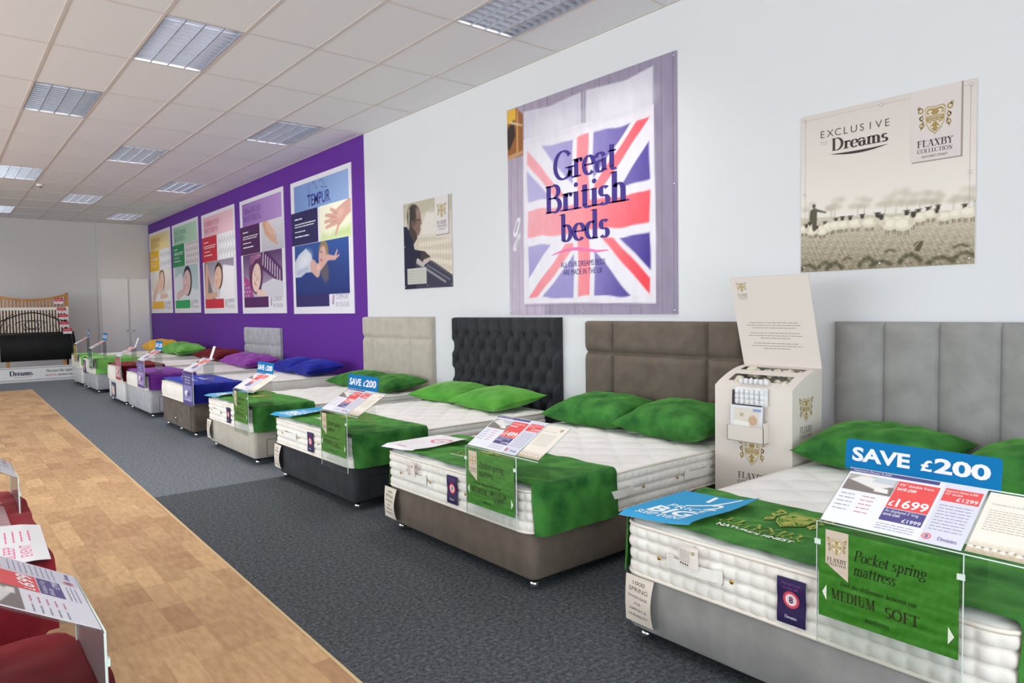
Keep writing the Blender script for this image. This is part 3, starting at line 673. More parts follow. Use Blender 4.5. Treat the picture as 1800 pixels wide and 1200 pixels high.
    if care:
        s = Sheet(.0008); s.board(.095, .085, .001, (236, 226, 220)); s.rect(0, 0, .095, .085, (238, 228, 222), .2)
        for k in range(7): s.scribble(.008, .062-.007*k, .05, .004, (170, 158, 154), 1)
        s.rect(.064, .045, .086, .075, (246, 240, 234), 1); crest(s, .075, .062, .018, layer=2)
        for k in range(4): s.ell(.012+.012*k, .010, .004, .004, (60, 55, 60), 1, 8)
        fn = frame((-.034, W*.24+.055, T*.56), (0, -1, .0), (-.06, 0, 1)); s.build('care_label', t, lambda a, b_, c: fn(a, b_, c+.01*math.sin(a*25)), PRINT, False, .015)
    return t
def headmesh(W, z0, z1, fn, nu, nv, th=.04, mi=0):
    """upholstered front facing -x: fn(y, z) -> bulge; closed sides and back"""
    b = MB(); vs = []
    for j in range(nv+1):
        for i in range(nu+1):
            y = W/2-W*i/nu; z = z0+(z1-z0)*j/nv; e = min((W/2-abs(y)), z1-z, .03)/.03; e = max(e, 0)
            vs.append((-th-fn(y, z)*(.25+.75*math.sqrt(max(0, 1-(1-e)**2))), y, z))
    k = nu+1
    b.add(vs, [(j*k+i, j*k+i+1, (j+1)*k+i+1, (j+1)*k+i) for j in range(nv) for i in range(nu)], mi, True)
    per = [i for i in range(k)]+[j*k+nu for j in range(1, nv+1)]+[nv*k+i for i in range(nu-1, -1, -1)]+[j*k for j in range(nv-1, 0, -1)]
    P = [vs[i] for i in per]; Q = [(0, p[1], p[2]) for p in P]; n = len(P)
    b.add(P+Q, [(i, n+i, n+(i+1) % n, (i+1) % n) for i in range(n)]+[tuple(range(n, 2*n))], mi, False)
    return b
def headboard(label, y0, y1, z1, fn, mat, nu=120, nv=70, z0=.42, th=.035, x=4.37, seam=None):
    W = y1-y0; t = thing('headboard', label, 'headboard', (x, (y0+y1)/2, 0), 0, 'upholstered headboards')
    headmesh(W, z0, z1, fn, nu, nv, th).build('padded_panel', mat, t)
    for g in (-1, 1):
        b = MB(); b.box((-.022, g*W*.3-.03, .002), (-.002, g*W*.3+.03, z0+.05)); b.build('leg', BLACKR, t)
    return t
def pillow_mesh(a=.35, c=.23, th=.15, seed=0, n=36):
    b = MB(); R = random.Random(seed); ph = R.uniform(0, 50)
    def sq(u, v):
        m = 1+.08*(abs(u)*abs(v))**2
        return a*u*m*(1-.09*(1-abs(u)**1.5)*abs(v)**3*0-.07*(1-v*v)*abs(u)**4), c*v*m*(1-.10*(1-u*u)*abs(v)**4)
    def pt(u, v, s):
        x, y = sq(u, v); k = ((1-abs(u)**2.6)*(1-abs(v)**2.6)); k = max(k, 0)**.5
        h = th/2*k*(1+.10*vnoise(u*2+ph, v*2, 1)); w = .010*vnoise(u*5+ph, v*2.5, 2)*k**.5+.008*abs(vnoise(u*3-ph, v*7, 4))*(1-k)
        z = s*h+w
        if s < 0: z = max(z, -th*.32)
        return (y, x, z+th*.32)
    N = n
    for s in (1, -1):
        b.grid(lambda p, q: pt(2*p-1, 2*q-1, s), N, N, flip=(s > 0))
    return b
def pillow(label, x, y, z, mat, a=.35, c=.23, th=.15, rz=0, tilt=.0, group='pillows', seed=0, n=36, roll=0):
    o = pillow_mesh(a, c, th, seed, n).build('pillow', mat); o.location = (x, y, z+.8*c*math.sin(tilt)); o.rotation_euler = (roll, -tilt, rz)
    return tag(o, label, 'pillow', group)
def runner(label, yc, W, ztop, zbot, mat, x0=.03, x1=.62, seed=1, rz=0, x=XB, crestp=None, text=None, cat='bed runner', wr=1.0, fringe=False):
    """cloth laid across the foot of a mattress, hanging down both long sides; ztop = mattress top"""
    t = thing('bed_runner', label, cat, (x, yc, 0), rz, 'cloth runners across the bed feet')
    off = .012+.012; rc = .035; drop = ztop-zbot
    def top(X, Y): return ztop+.030+wr*(.010*abs(vnoise(X*6+seed, Y*4, 1))+.006*vnoise(X*14, Y*9+seed, 2))
    def pt(u, v):
        Xv = x0+(x1-x0)*v+.02*vnoise(u*4+seed, v*1.0, 7)*(1 if v > .5 else .6)+(.012*wr*vnoise(u*9, seed, 3))
        e = edge_half(W, Xv)+off; tot = drop+2*e+drop; s = u*tot
        flare = .012*wr*vnoise(Xv*9+seed, u*3, 5)
        if s < drop-rc: k = 1-s/(drop-rc); return Vector((Xv, e+k*.012+flare*k+.003, zbot+s))
        if s < drop+rc:
            a = (s-(drop-rc))/(2*rc)*PI/2; return Vector((Xv, e-rc+rc*math.cos(a)+.003, top(Xv, e-rc)-rc+rc*math.sin(a)))
        s2 = tot-s
        if s2 < drop-rc: k = 1-s2/(drop-rc); return Vector((Xv, -e-k*.014+flare*k-.003, zbot+s2))
        if s2 < drop+rc:
            a = (s2-(drop-rc))/(2*rc)*PI/2; return Vector((Xv, -e+rc-rc*math.cos(a)-.003, top(Xv, -e+rc)-rc+rc*math.sin(a)))
        Y = e-(s-drop); return Vector((Xv, Y, top(Xv, Y)))
    b = MB(); nu, nv = (190, 46) if yc < 6 else (110, 22)
    b.grid(pt, nu, nv)
    def pt2(u, v):
        p = pt(u, v); d = .004
        return Vector((p.x, p.y-(d if p.y > 0 else -d)*(1 if abs(p.y) > W/2-.02 else 0), p.z-(d if abs(p.y) <= W/2-.02 else 0)))
    b.grid(pt2, nu, nv, flip=True)
    def strip(f1, f2, m, flip):
        vs = [f1(i/m) for i in range(m+1)]+[f2(i/m) for i in range(m+1)]
        b.add(vs, [(i, i+1, m+2+i, m+1+i)[::-1 if flip else 1] for i in range(m)])
    strip(lambda q: pt(q, 0), lambda q: pt2(q, 0), nu, True); strip(lambda q: pt(q, 1), lambda q: pt2(q, 1), nu, False)
    b.build('cloth', mat, t)
    if crestp:
        s = Sheet(.0006); cx, cyy, h = crestp
        crest(s, cx+.03, cyy+h*.56, h*.95, (176, 178, 96), (58, 130, 46), 2)
        s.serif('FLAXBY', cx-.0, cyy-h*.24, h*.20, (150, 170, 84), 2, w=h*1.5, align='c'); s.serif('COLLECTION', cx, cyy-h*.40, h*.13, (150, 170, 84), 2, w=h*1.5, align='c')
        s.text(text or "NATURE'S FINEST", cx, cyy-h*.56, h*.11, (244, 246, 240), 2, .02, w=h*1.35, align='c')
        s.build('crest_print', t, lambda a, b_, c: (b_, -a, top(b_, -a)+.005+c), CLOTHPRINT, False, .02)
    elif text:
        s = Sheet(.0006)
        for k, (tx, ax, bx, hh, w) in enumerate(text): s.text(tx, ax, bx, hh, (232, 236, 246), 2, .01, w=w, align='c')
        s.build('lettering', t, lambda a, b_, c: (b_, -a, top(b_, -a)+.005+c), CLOTHPRINT, False, .02)
    return t
def curl_mat(label, yc, ztop, a0, a1, b0, b1, paint, col, seed=1, x=XB, rz=0, lift=.03, name='promotional_mat', droop=.02, skew=.03):
    """thin vinyl mat lying over the far foot corner, its near edge springing up; a = right, b = up the bed"""
    t = thing(name, label, 'mat', (x, yc, 0), rz, 'promotional mats on the bed feet')
    w, h = a1-a0, b1-b0; s = Sheet(.0006)
    nx, ny = 30, 30; vs = [(w*i/nx, h*j/ny) for j in range(ny+1) for i in range(nx+1)]
    fs = [(j*(nx+1)+i, j*(nx+1)+i+1, (j+1)*(nx+1)+i+1, (j+1)*(nx+1)+i) for j in range(ny) for i in range(nx)]
    s.add(vs, fs, col, 1); s.add(vs, [f[::-1] for f in fs], (225, 225, 228), -1)
    paint(s, w, h)
    def fn(a, b_, c):
        u, v = a/w, b_/h; z = ztop+.042+lift*max(0, u-.55)**2*5*(.4+.6*v)+.006*math.sin(v*6+seed)*u
        X = b0+b_+skew*(u-.5); z -= droop*max(0, (.02-X)/.06)
        return (X, -(a0+a)-.03*v*(u-.3), z+c)
    s.build('printed_vinyl', t, fn, PRINTM, False, .03)
    return t
def base_tag(label, y, z1, x=XB, lines=True, name='swing_card', h=.2, w=.15):
    s = Sheet(.0008); s.board(w, h, .0015, (232, 224, 214)); s.rect(0, 0, w, h, (226, 214, 202), .2)
    if lines:
        for k, (tx, hh, ww) in enumerate((('1000', .016, .066), ('SPRING', .018, .108), ('DIVAN BASE', .011, .112), ('FOR', .010, .036), ('SUPPORT &', .011, .100), ('DURABILITY', .011, .108))):
            s.text(tx, w/2, h-.036-.027*k, hh, (92, 86, 84), 1, .0, w=ww, align='c')
    fn = frame((0, 0, 0), (0, -1, 0), (0, 0, 1))
    o = s.build(name, None, lambda a, b_, c: fn(a, b_, c+.008+.018*math.sin(PI*(1-b_/h)*.9)*(.4+a/w)), PRINT, False, .02)
    o.location = (x+.004, y, z1-h)
    return tag(o, label, 'card', 'beige spring cards on the divan corners')

# price stands -------------------------------------------------------
NAVY = (84, 78, 138); REDP = (232, 84, 84)
def price_paint(s, w, h, big, sub, right, z=0):
    s.rect(0, 0, w, h, (234, 234, 244), .2); s.rect(w*.72, 0, w, h, (218, 218, 232), 1)
    s.rect(0, h*.94, w*.68, h, NAVY, 1.2); s.text("Nature's Finest 6,500", .01, h*.953, h*.035, (236, 236, 246), 2, w=w*.3)
    p = Pic(w*.38, h*.30, .003, (176, 170, 166)); p.poly([(0,.0),(w*.38,0),(w*.38,.04),(.0,.05)], (128, 120, 116)); p.poly([(.01,.05),(.10,.02),(.15,.045),(.14,.07),(.04,.075)], (226, 224, 222)); p.poly([(.08,.055),(.15,.05),(.15,.085),(.09,.085)], (196, 200, 206)); p.ell(.06, .078, .008, .006, (240, 196, 150)); p.poly([(.10,.012),(.145,.01),(.14,.03),(.10,.032)], (236, 232, 226))
    s.pic(p, .006, h*.60, 1.2)
    s.rect(w*.40, h*.42, w*.70, h*.9, REDP, 1.3); s.text('4\'6" double from', w*.415, h*.82, h*.045, (250, 250, 250), 2, w=w*.25); s.text('SAVE £200', w*.415, h*.74, h*.045, (250, 250, 250), 2, .02, w=w*.14)
    s.text('£', w*.41, h*.46, h*.085, (250, 250, 250), 2, .02, w=w*.035); s.text(big, w*.462, h*.455, h*.135, (250, 250, 250), 2, .02, w=w*.225)
    s.rect(w*.40, h*.20, w*.70, h*.41, NAVY, 1.3); s.text("As displayed 5' king", w*.412, h*.35, h*.045, (236, 236, 246), 2, w=w*.24); s.text('SAVE £200', w*.412, h*.29, h*.035, (236, 236, 246), 2, .02, w=w*.12); s.text('£'+sub, w*.69, h*.22, h*.06, (240, 240, 248), 2, .01, w=w*.13, align='r')
    s.rect(w*.735, h*.70, w*.985, h*.92, REDP, 1.3); s.text("Nature's Finest 6,500", w*.745, h*.86, h*.035, (250, 250, 250), 2, w=w*.21); s.text('4\'6" double', w*.745, h*.81, h*.035, (250, 250, 250), 2, w=w*.12); s.text('£'+right, w*.975, h*.725, h*.06, (250, 250, 250), 2, .01, w=w*.14, align='r')
    for k in range(5): s.scribble(w*.03, h*(.52-.07*k), w*.12, h*.025, (150, 150, 170), 1.5); s.scribble(w*.2, h*(.52-.07*k), w*.1, h*.025, (206, 130, 150), 1.5)
    for k in range(9): s.scribble(w*.745, h*(.62-.05*k), w*.22, h*.022, (150, 150, 175), 1.5)
    for k in range(3): s.scribble(w*.40, h*(.14-.04*k), w*.27, h*.02, (160, 160, 180), 1.5)
    s.ell(w*.76, h*.10, h*.05, h*.05, (232, 130, 140), 2, 18, 0, .6); s.text('8', w*.76, h*.075, h*.05, (70, 60, 120), 2, .01, align='c'); s.serif('Dreams', w*.83, h*.07, h*.055, (110, 104, 160), 2, w=w*.13)
def cream_paint(s, x0, w, h):
    s.rect(x0, 0, x0+w, h, (240, 232, 222), .2); crest(s, x0+w*.8, h*.88, h*.1, layer=1)
    s.text('Handmade in Great Britain', x0+w*.1, h*.80, h*.02, (150, 130, 110), 1, w=w*.6)
    for k in range(9): s.scribble(x0+w*.1, h*(.70-.04*k), w*.7, h*.018, (188, 174, 160), 1)
    p = Pic(w, h*.2, .004, (206, 192, 174)); p.grad((190, 172, 148), (238, 230, 218)); p.addn(p.noise(16, .01, 3))
    for k in range(8): p.ell(.01+w*k/8.2, h*.09+.004*math.sin(k*3), .008, .005, (246, 240, 232)); p.ell(.018+w*k/8.2, h*.10, .003, .003, (90, 76, 66))
    s.pic(p, x0, 0, .8)
def msg_paint_green(s, w, h, left, right):
    p = Pic(w, h, .006, (52, 118, 34)); p.addn(p.noise(22, .09, 5, .03)); p.addn(p.noise(10, .02, 8)); s.pic(p, 0, 0, .3)
    s.poly([(w*.055,h),(w*.235,h),(w*.235,h*.46),(w*.055,h*.62)], (206, 190, 174), 1.2); crest_block(s, w*.145, h*.93, h*.36, layer=2, third=False)
    dk = (28, 44, 24)
    s.serif('Pocket spring', w*.27, h*.72, h*.125, dk, 2, w=w*.52, T=.12, slant=.2); s.serif('mattress', w*.27, h*.565, h*.125, dk, 2, w=w*.31, T=.12, slant=.2)
    s.serif('Feel the difference between our', w*.17, h*.40, h*.055, dk, 2, w=w*.56, T=.12, slant=.2)
    s.serif(left, w*.10, h*.23, h*.115, (46, 44, 28), 2, w=w*.34)
    if right == 'SOFT': s.serif(right, w*.51, h*.20, h*.115, (46, 44, 28), 2, w=w*.24)
    else: s.serif('MEDIUM', w*.50, h*.26, h*.1, (46, 44, 28), 2, w=w*.34); s.serif('SOFT', w*.58, h*.15, h*.1, (46, 44, 28), 2, w=w*.2)
    s.serif('mattress', w*.36, h*.08, h*.06, dk, 2, w=w*.18, T=.12, slant=.2)
    s.poly([(w*.03,h*.28),(w*.065,h*.37),(w*.065,h*.19)][::-1], (226, 232, 218), 2); s.poly([(w*.975,h*.22),(w*.935,h*.13),(w*.935,h*.31)][::-1], (226, 232, 218), 2)
def msg_paint_other(cols):
    def f(s, w, h, *_):
        s.rect(0, 0, w, h, cols[0], .3); s.rect(w*.06, h*.12, w*.94, h*.62, cols[1], 1)
        for k in range(3): s.text(('Feel the', 'difference', 'for yourself')[k], w/2, h*(.86-.09*k), h*.055, (240, 240, 246), 2, w=w*.5, align='c')
        p = Pic(w*.8, h*.3, .01, cols[1]); p.ell(w*.3, h*.14, w*.2, h*.1, (236, 232, 236)); p.ell(w*.55, h*.16, w*.16, h*.09, cols[2]); p.ell(w*.4, h*.1, w*.1, h*.06, cols[0]); s.pic(p, w*.1, h*.22, 1.3)
        s.text('Comfort', w*.5, h*.15, h*.05, (250, 250, 250), 2, w=w*.5, align='c')
    return f
def price_stand(label, yc, zf, zb_, ztop, x=XB-.05, rz=0, w=.41, depth=.235, rise=.14, msg=msg_paint_green, ml='MEDIUM', mr='SOFT', big='1699', sub='1999', right='1299', header=None, cream=True, msz=None, acr_bot=None, group='clear price stands on the bed feet', flap=False):
    """clear sloped holder over the foot of a bed. zf = front edge height, local -y is to the reader's right"""
    t = thing('price_stand', label, 'sign', (x, yc, 0), rz, group)
    cw = .17 if cream else 0.0; y1, y0 = w/2, -w/2-cw
    b = MB(); th = .003
    b.box((-.004, -w/2-.008, acr_bot or .33), (-.001, w/2+.008, zf))     # front sheet
    sl = Vector((depth, 0, rise)); nrm = Vector((-rise, 0, depth)).normalized(); o0 = Vector((-.004, 0, zf))
    vs = []
    for k in (0, -th):
        for (f_, yy) in ((0, y0-.006), (0, y1+.008), (1, y1+.008), (1, y0-.006)): p = o0+sl*f_+nrm*k; vs.append((p.x, yy, p.z))
    b.add(vs, [(3,2,1,0),(4,5,6,7),(0,1,5,4),(1,2,6,5),(2,3,7,6),(3,0,4,7)])
    bx = o0.x+depth; b.box((bx-.003, -w/2, ztop+.036), (bx, w/2, zf+rise-.002))   # rear support standing on the bed
    b.build('acrylic_holder', ACR, t)
    e = MB()
    for yy in (y1+.009, -w/2-.009):
        e.box((-.005, yy-.001, acr_bot or .33), (0, yy+.001, zf))
    e.tube([(o0.x, y0-.006, o0.z), (o0.x, y1+.008, o0.z)], .002, 6); e.tube([(bx, y0-.006, zf+rise), (bx, y1+.008, zf+rise)], .0025, 6)
    e.build('acrylic_edges', ACREDGE, t)
    for yy in (y1+.004, -w/2-.004): e = MB(); e.box((-.010, yy-.010, zf-.075), (-.004, yy+.010, zf-.058)); e.build('clip', ACREDGE, t)
    L_ = sl.length; up = sl.normalized(); ph = L_-.012
    s = Sheet(.0006); s.board(w, ph, .001, (240, 240, 244)); price_paint(s, w, ph, big, sub, right)
    fn = frame(o0+up*.008+nrm*.0025+Vector((0, w/2, 0)), (0, -1, 0), up); s.build('price_card', t, fn, PRINTG)
    if cream:
        s = Sheet(.0006); s.board(cw-.01, ph*.96, .001, (240, 234, 226)); cream_paint(s, 0, cw-.01, ph*.96)
        fn = frame(o0+up*.012+nrm*.0025+Vector((0, -w/2-.008, 0)), (0, -1, 0), up); s.build('cream_card', t, fn, PRINTG)
    mw, mh = msz or (w, .29); s = Sheet(.0006); s.board(mw, mh, .001, (40, 80, 30) if msg is msg_paint_green else (168, 150, 154)); msg(s, mw, mh, ml, mr)
    fn = frame((-.0075, mw/2, zf-.02-mh), (0, -1, 0), (0, 0, 1)); s.build('message_card', t, fn, PRINTG)
    if header:
        hw, hh = header; s = Sheet(.0008); o = rrect(0, hw, 0, hh, .012, 5); s.poly(o, (10, 110, 170), 1); s.poly(o[::-1], (230, 236, 240), -1.5)
        n = len(o); k = len(s.v); s.v += [(p[0], p[1], .0008) for p in o]+[(p[0], p[1], -.0012) for p in o]; s.c += [(0, 86, 150)]*(2*n); s.f += [(k+i, k+n+i, k+n+(i+1) % n, k+(i+1) % n) for i in range(n)]
        s.text('SAVE', hw*.05, hh*.32, hh*.42, (222, 226, 240), 2.5, .035, w=hw*.40); s.text('£', hw*.52, hh*.32, hh*.32, (222, 226, 240), 2.5, .03, w=hw*.075); s.text('200', hw*.605, hh*.32, hh*.42, (222, 226, 240), 2.5, .035, w=hw*.335)
        fn = frame((bx+.004, hw/2, zf+rise-.006), (0, -1, 0), (.12, 0, 1)); s.build('saving_header', t, fn, PRINTM)
    if flap:
        s = Sheet(.0006); s.board(.09, .15, .001, (240, 240, 244)); s.rect(0, 0, .09, .15, (238, 236, 242), .2)
        for k in range(6): s.scribble(.01, .12-.018*k, .07, .006, (170, 160, 190), 1)
        fn = frame((bx+.004, -.02, zf+rise-.004), (0, -1, 0), (.35, 0, 1)); s.build('leaflet_card', t, fn, PRINTG)
    return t

# nearest bed: light grey suede ---------------------------------------
divan('light grey suede divan base in the right foreground', 1.30, 1.44, .30, SUEDE_GREY)
mattress('thick white hand-tufted mattress in the right foreground, on the light grey base', 1.30, 1.46, .303, .225, rows=4, pitch=.060, amp=.017, step=.008, navy='8', care=True)
runner('dark green velvet runner with gold crest across the foreground mattress', 1.30, 1.46, .528, .30, VG, .015, .60, 3, crestp=(-.19, .27, .24))
def paint_blue(s, w, h):
    wt = (246, 250, 252)
    s.text('1', w*.48, h*.78, h*.18, wt, 1.5, .02, slant=-.1); s.line([(w*.42, h*.56), (w*.62, h*.72), (w*.80, h*.96)], h*.030, wt, 1.5); s.text('2', w*.64, h*.56, h*.19, wt, 1.5, .02, w=w*.16)
    s.text('PRICE', w*.52, h*.425, h*.11, wt, 1.5, .0, w=w*.50, align='c'); s.text('BIG', w*.48, h*.20, h*.20, wt, 1.5, .03, w=w*.56, align='c'); s.text('SLEEP EVENT', w*.47, h*.085, h*.09, wt, 1.5, .012, w=w*.64, align='c')
curl_mat('light blue sale mat reading half price, on the foreground bed corner', 1.30, .528, -.730, -.385, -.012, .47, paint_blue, (60, 158, 208), 1)
price_stand('large clear price stand on the foreground bed with the biggest blue saving header', .92, .735, 0, .528, header=(.47, .105))
pillow('large green velvet pillow at the far side of the foreground bed', 3.98, 1.66, .555, VG, .36, .26, .25, .05, .10, 'green velvet pillows', 1)
pillow('green velvet pillow cut by the right picture edge', 3.98, .90, .555, VG, .35, .26, .24, -.05, .10, 'green velvet pillows', 2)
base_tag('beige spring card hanging at the far corner of the foreground base', 2.008, .30)
def flutes(n, W, d=.03):
    def f(y, z):
        k = ((y+W/2)/W*n) % 1; return d*(math.sin(PI*max(.0, min(1, k)))**.42)
    return f
headboard('pale grey headboard of wide vertical panels at the right picture edge', .62, 2.10, 1.335, flutes(5, 1.48, .05), SUEDE_GREY, 150, 30)

# second bed: taupe suede ----------------------------------------------
divan('taupe brown suede divan base beneath the second nearest mattress', 3.36, 1.44, .30, SUEDE_BROWN)
mattress('thick white hand-tufted mattress on the taupe brown base', 3.36, 1.46, .303, .225, rows=4, pitch=.060, amp=.017, step=.01, navy='8', care=True)
runner('dark green velvet runner draped over the near side of the taupe bed', 3.36, 1.46, .528, .30, VG, .015, .60, 8, crestp=(-.06, .25, .20))
def paint_white(s, w, h):
    s.ell(w*.62, h*.66, w*.24, h*.13, (228, 120, 150), 1.5, 28, 0, .72); s.text('UK', w*.62, h*.62, h*.08, (70, 60, 100), 1.5, w=w*.16, align='c'); s.serif('Dreams', w*.25, h*.12, h*.05, (200, 130, 150), 1.5, w=w*.3)
    for k in range(5): s.scribble(w*.1, h*(.5-.06*k), w*.4, h*.02, (226, 210, 222), 1.5)
curl_mat('white mat with a pink round badge on the corner of the taupe bed', 3.36, .528, -.745, -.40, -.012, .46, paint_white, (240, 238, 242), 3, lift=.02)
price_stand('clear price stand with no blue header, on the taupe bed', 2.90, .705, 0, .528, header=None, big='1499', sub='1799', right='1299', ml='MEDIUM', mr='MEDIUM SOFT')
pillow('green velvet pillow leaning on the left half of the taupe headboard', 3.97, 3.74, .555, VG, .36, .26, .23, .08, .14, 'green velvet pillows', 5)
pillow('green velvet pillow on the right half of the taupe headboard, beside the white display box', 3.97, 3.0, .555, VG, .36, .26, .24, -.04, .16, 'green velvet pillows', 6)
base_tag('beige spring card hanging at the far corner of the taupe base', 4.108, .29)
def panels(cols, zs, d=.05, p=.35, rr=.075):
    def f(y, z):
        m = 1
        for c in cols: m = min(m, abs(y-c)/rr)
        for c in zs: m = min(m, abs(z-c)/rr)
        return d*(min(m, 1)*(2-min(m, 1)))**.5 if m < 1 else d
    return f
headboard('taupe suede headboard of six padded panels beneath the flag poster', 2.735, 4.235, 1.33, panels([.44, -.47], [1.07], .055), SUEDE_BROWN, 150, 80)

# third bed: charcoal ---------------------------------------------------
divan('charcoal suede divan base with a side drawer', 5.32, 1.46, .31, SUEDE_CHAR, drawers=1)
mattress('white tufted mattress on the charcoal base', 5.32, 1.48, .313, .215, rows=4, pitch=.062, amp=.014, step=.016, navy='8')
runner('dark green velvet runner rumpled across the charcoal bed', 5.32, 1.48, .528, .32, VG, .015, .62, 14, crestp=(-.12, .24, .18))
curl_mat('light blue sale mat on the corner of the charcoal bed', 5.32, .528, -.76, -.36, -.012, .47, paint_blue, (60, 158, 208), 4)
price_stand('clear price stand with blue saving header, on the charcoal bed', 4.76, .715, 0, .528, header=(.47, .115), big='1299', sub='1599', right='1099', acr_bot=.30)
pillow('bright green satin pillow leaning on the left half of the buttoned charcoal headboard', 3.98, 5.76, .552, VG2, .36, .26, .17, .12, .10, 'green velvet pillows', 9)
pillow('bright green satin pillow in front of the right half of the buttoned headboard', 3.93, 5.0, .552, VG2, .36, .27, .18, -.06, .12, 'green velvet pillows', 10)
base_tag('beige spring card hanging at the far corner of the charcoal base', 6.05, .30)
def tufted(W, z0, z1):
    py, pz = W/9, .142
    def f(y, z):
        dmin = 9; zt = z1-.16
        yy = (y+W/2)/py
        k0 = round((zt-z)/pz)
        for k in (k0-1, k0, k0+1):
            if k < 0: continue
            sh = .5 if k % 2 == 0 else 0
            c = round(yy-sh)+sh
            dmin = min(dmin, math.hypot((yy-c)*py, (z-(zt-k*pz))))
        h = min(1, dmin/.09); h = h*(2-h)
        if z > zt: q = abs(math.sin(PI*(yy-.5))); h = min(h, .35+.65*q**.5) if dmin < .2 else h
        else:
            a = yy+(zt-z)/pz*.5-.5; c = yy-(zt-z)/pz*.5-.5; h = h*(.60+.40*min(1, 1.8*min(abs(math.sin(PI*a)), abs(math.sin(PI*c)))))
        return .075*h**.8
    return f
hb3 = headboard('charcoal headboard with deep buttoned tufting', 4.585, 6.205, 1.36, tufted(1.62, .42, 1.36), SUEDE_CHAR, 200, 130, th=.03)
bt0 = None
for k in range(5):
    sh = .5 if k % 2 == 0 else 0
    for c in range(10):
        y = (c+sh)*1.62/9-.81
        if abs(y) > .78: continue
        if bt0 is None: bb = MB(); bb.ball((0, 0, 0), .011, 10, .6); bt0 = bb.build('button', SUEDE_CHAR, hb3); o = bt0
        else: o = bt0.copy(); COL.objects.link(o); o.parent = hb3
        o.location = (-.036, y, 1.36-.16-k*.142)

# fourth bed: beige -----------------------------------------------------
divan('beige divan base with a side drawer', 7.30, 1.36, .31, BEIGE, drawers=1)
mattress('white tufted mattress on the beige base', 7.30, 1.38, .313, .215, rows=4, pitch=.062, amp=.014, step=.018, navy='8')
runner('dark green velvet runner on the beige bed', 7.30, 1.38, .528, .32, VG, .015, .62, 21, crestp=(-.10, .24, .18))
curl_mat('light blue sale mat on the corner of the beige bed', 7.30, .528, -.71, -.30, -.012, .47, paint_blue, (90, 166, 208), 6)
price_stand('clear price stand with blue saving header, on the beige bed', 6.75, .72, 0, .528, header=(.42, .11), w=.38, big='999', sub='1299', right='899', acr_bot=.30)
pillow('dark green velvet pillow at the far side beneath the beige headboard', 3.98, 7.72, .552, VG, .34, .26, .17, .05, .10, 'green velvet pillows', 12)
pillow('dark green velvet pillow behind the saving header of the charcoal bed', 3.98, 6.98, .552, VG, .34, .27, .17, -.06, .10, 'green velvet pillows', 13)
base_tag('beige spring card hanging at the far corner of the beige base', 8.0, .30)
headboard('cream headboard with wide centre panel at the edge of the purple wall', 6.665, 8.255, 1.365, panels([.53, -.36], [1.106], .045, .35, .07), BEIGE, 110, 60)

# beds along the purple wall ------------------------------------------------
def farbed(k, yc, W, bl, ml, base, zs, zt, side=TICKSIDE, drawers=0, doors=False, run=None, stand=None, mid=False, tuft=False, rows=0, diamond=False, piping=None):
    divan(bl, yc, W-.02, zs, base, drawers=drawers, doors=doors, midcast=mid)
    mattress(ml, yc, W, zs+.003, zt-zs-.003, rows=rows, step=.03, tuft=tuft, side=side, handles=False, diamond=diamond, piping=piping)
farbed(5, 9.30, 1.36, 'brown divan base with two front doors', 'white mattress with blue velvet pillows', BROWNW, .385, .585, doors=True, mid=True, diamond=True)
runner('royal blue velvet runner across the mattress foot', 9.30, 1.36, .585, .395, VBLUE, .01, .60, 31, text=[('TEMPUR', -.02, .12, .10, .5), ('ORIGINAL', -.02, .30, .06, .4)])
price_stand('price stand with navy message card, on the bed with the blue runner', 8.52, .785, 0, .585, w=.40, cream=False, msg=msg_paint_other([(70, 66, 140), (130, 132, 190), (80, 80, 150)]), msz=(.40, .36), big='1999', sub='2199', right='1799', flap=True, acr_bot=.42)
pillow('royal blue velvet pillow left of the pair on the purple wall', 3.95, 9.60, .608, VBLUE, .32, .25, .20, .05, .12, 'blue velvet pillows', 15)
pillow('royal blue velvet pillow right of the pair, nearer the camera', 3.95, 8.92, .608, VBLUE, .32, .25, .20, -.05, .12, 'blue velvet pillows', 16)
farbed(6, 11.40, 1.42, 'pale grey divan base with a drawer near the purple runner', 'white mattress with light purple pillows', GREYW, .38, .575, drawers=1, mid=False)
runner('purple satin runner across the mattress foot', 11.40, 1.42, .575, .39, VPURD, .01, .62, 35)
price_stand('price stand with purple message card, on the bed with the purple runner', 10.85, .80, 0, .575, w=.42, cream=False, msg=msg_paint_other([(98, 72, 150), (170, 150, 200), (120, 80, 160)]), msz=(.42, .36), header=(.40, .13), acr_bot=.42)
pillow('light purple satin pillow at the far side beneath the small grey headboard', 3.95, 11.75, .598, VPURP, .34, .26, .20, .05, .1, 'purple satin pillows', 17)
pillow('light purple satin pillow nearer the camera on the same mattress', 3.90, 11.05, .598, VPURP, .34, .26, .20, -.05, .1, 'purple satin pillows', 18)
headboard('small pale grey headboard of square quilted panels on the purple wall', 11.12, 12.78, 1.185, panels([.42, 0, -.42], [.89], .03), GREYW, 60, 40, z0=.45)
farbed(7, 13.0, 1.20, 'white divan base with a photo card and handle on its front', 'thin white mattress with the red runner', WHITEW, .37, .60)
runner('glossy dark red runner across a far mattress', 13.0, 1.20, .60, .39, VRED, .01, .62, 39)
price_stand('price stand with red message card beside the purple runner', 12.40, .79, 0, .60, w=.36, cream=False, msg=msg_paint_other([(170, 60, 76), (214, 170, 180), (200, 110, 120)]), msz=(.36, .34), acr_bot=.42, flap=True)
pillow('dark red velvet pillow at the far side of the red pair', 3.95, 13.35, .623, VRED, .31, .25, .19, .03, .1, 'dark red pillows', 19)
pillow('dark red velvet pillow of the red pair nearer the camera', 3.95, 12.70, .623, VRED, .31, .25, .19, -.03, .1, 'dark red pillows', 20)
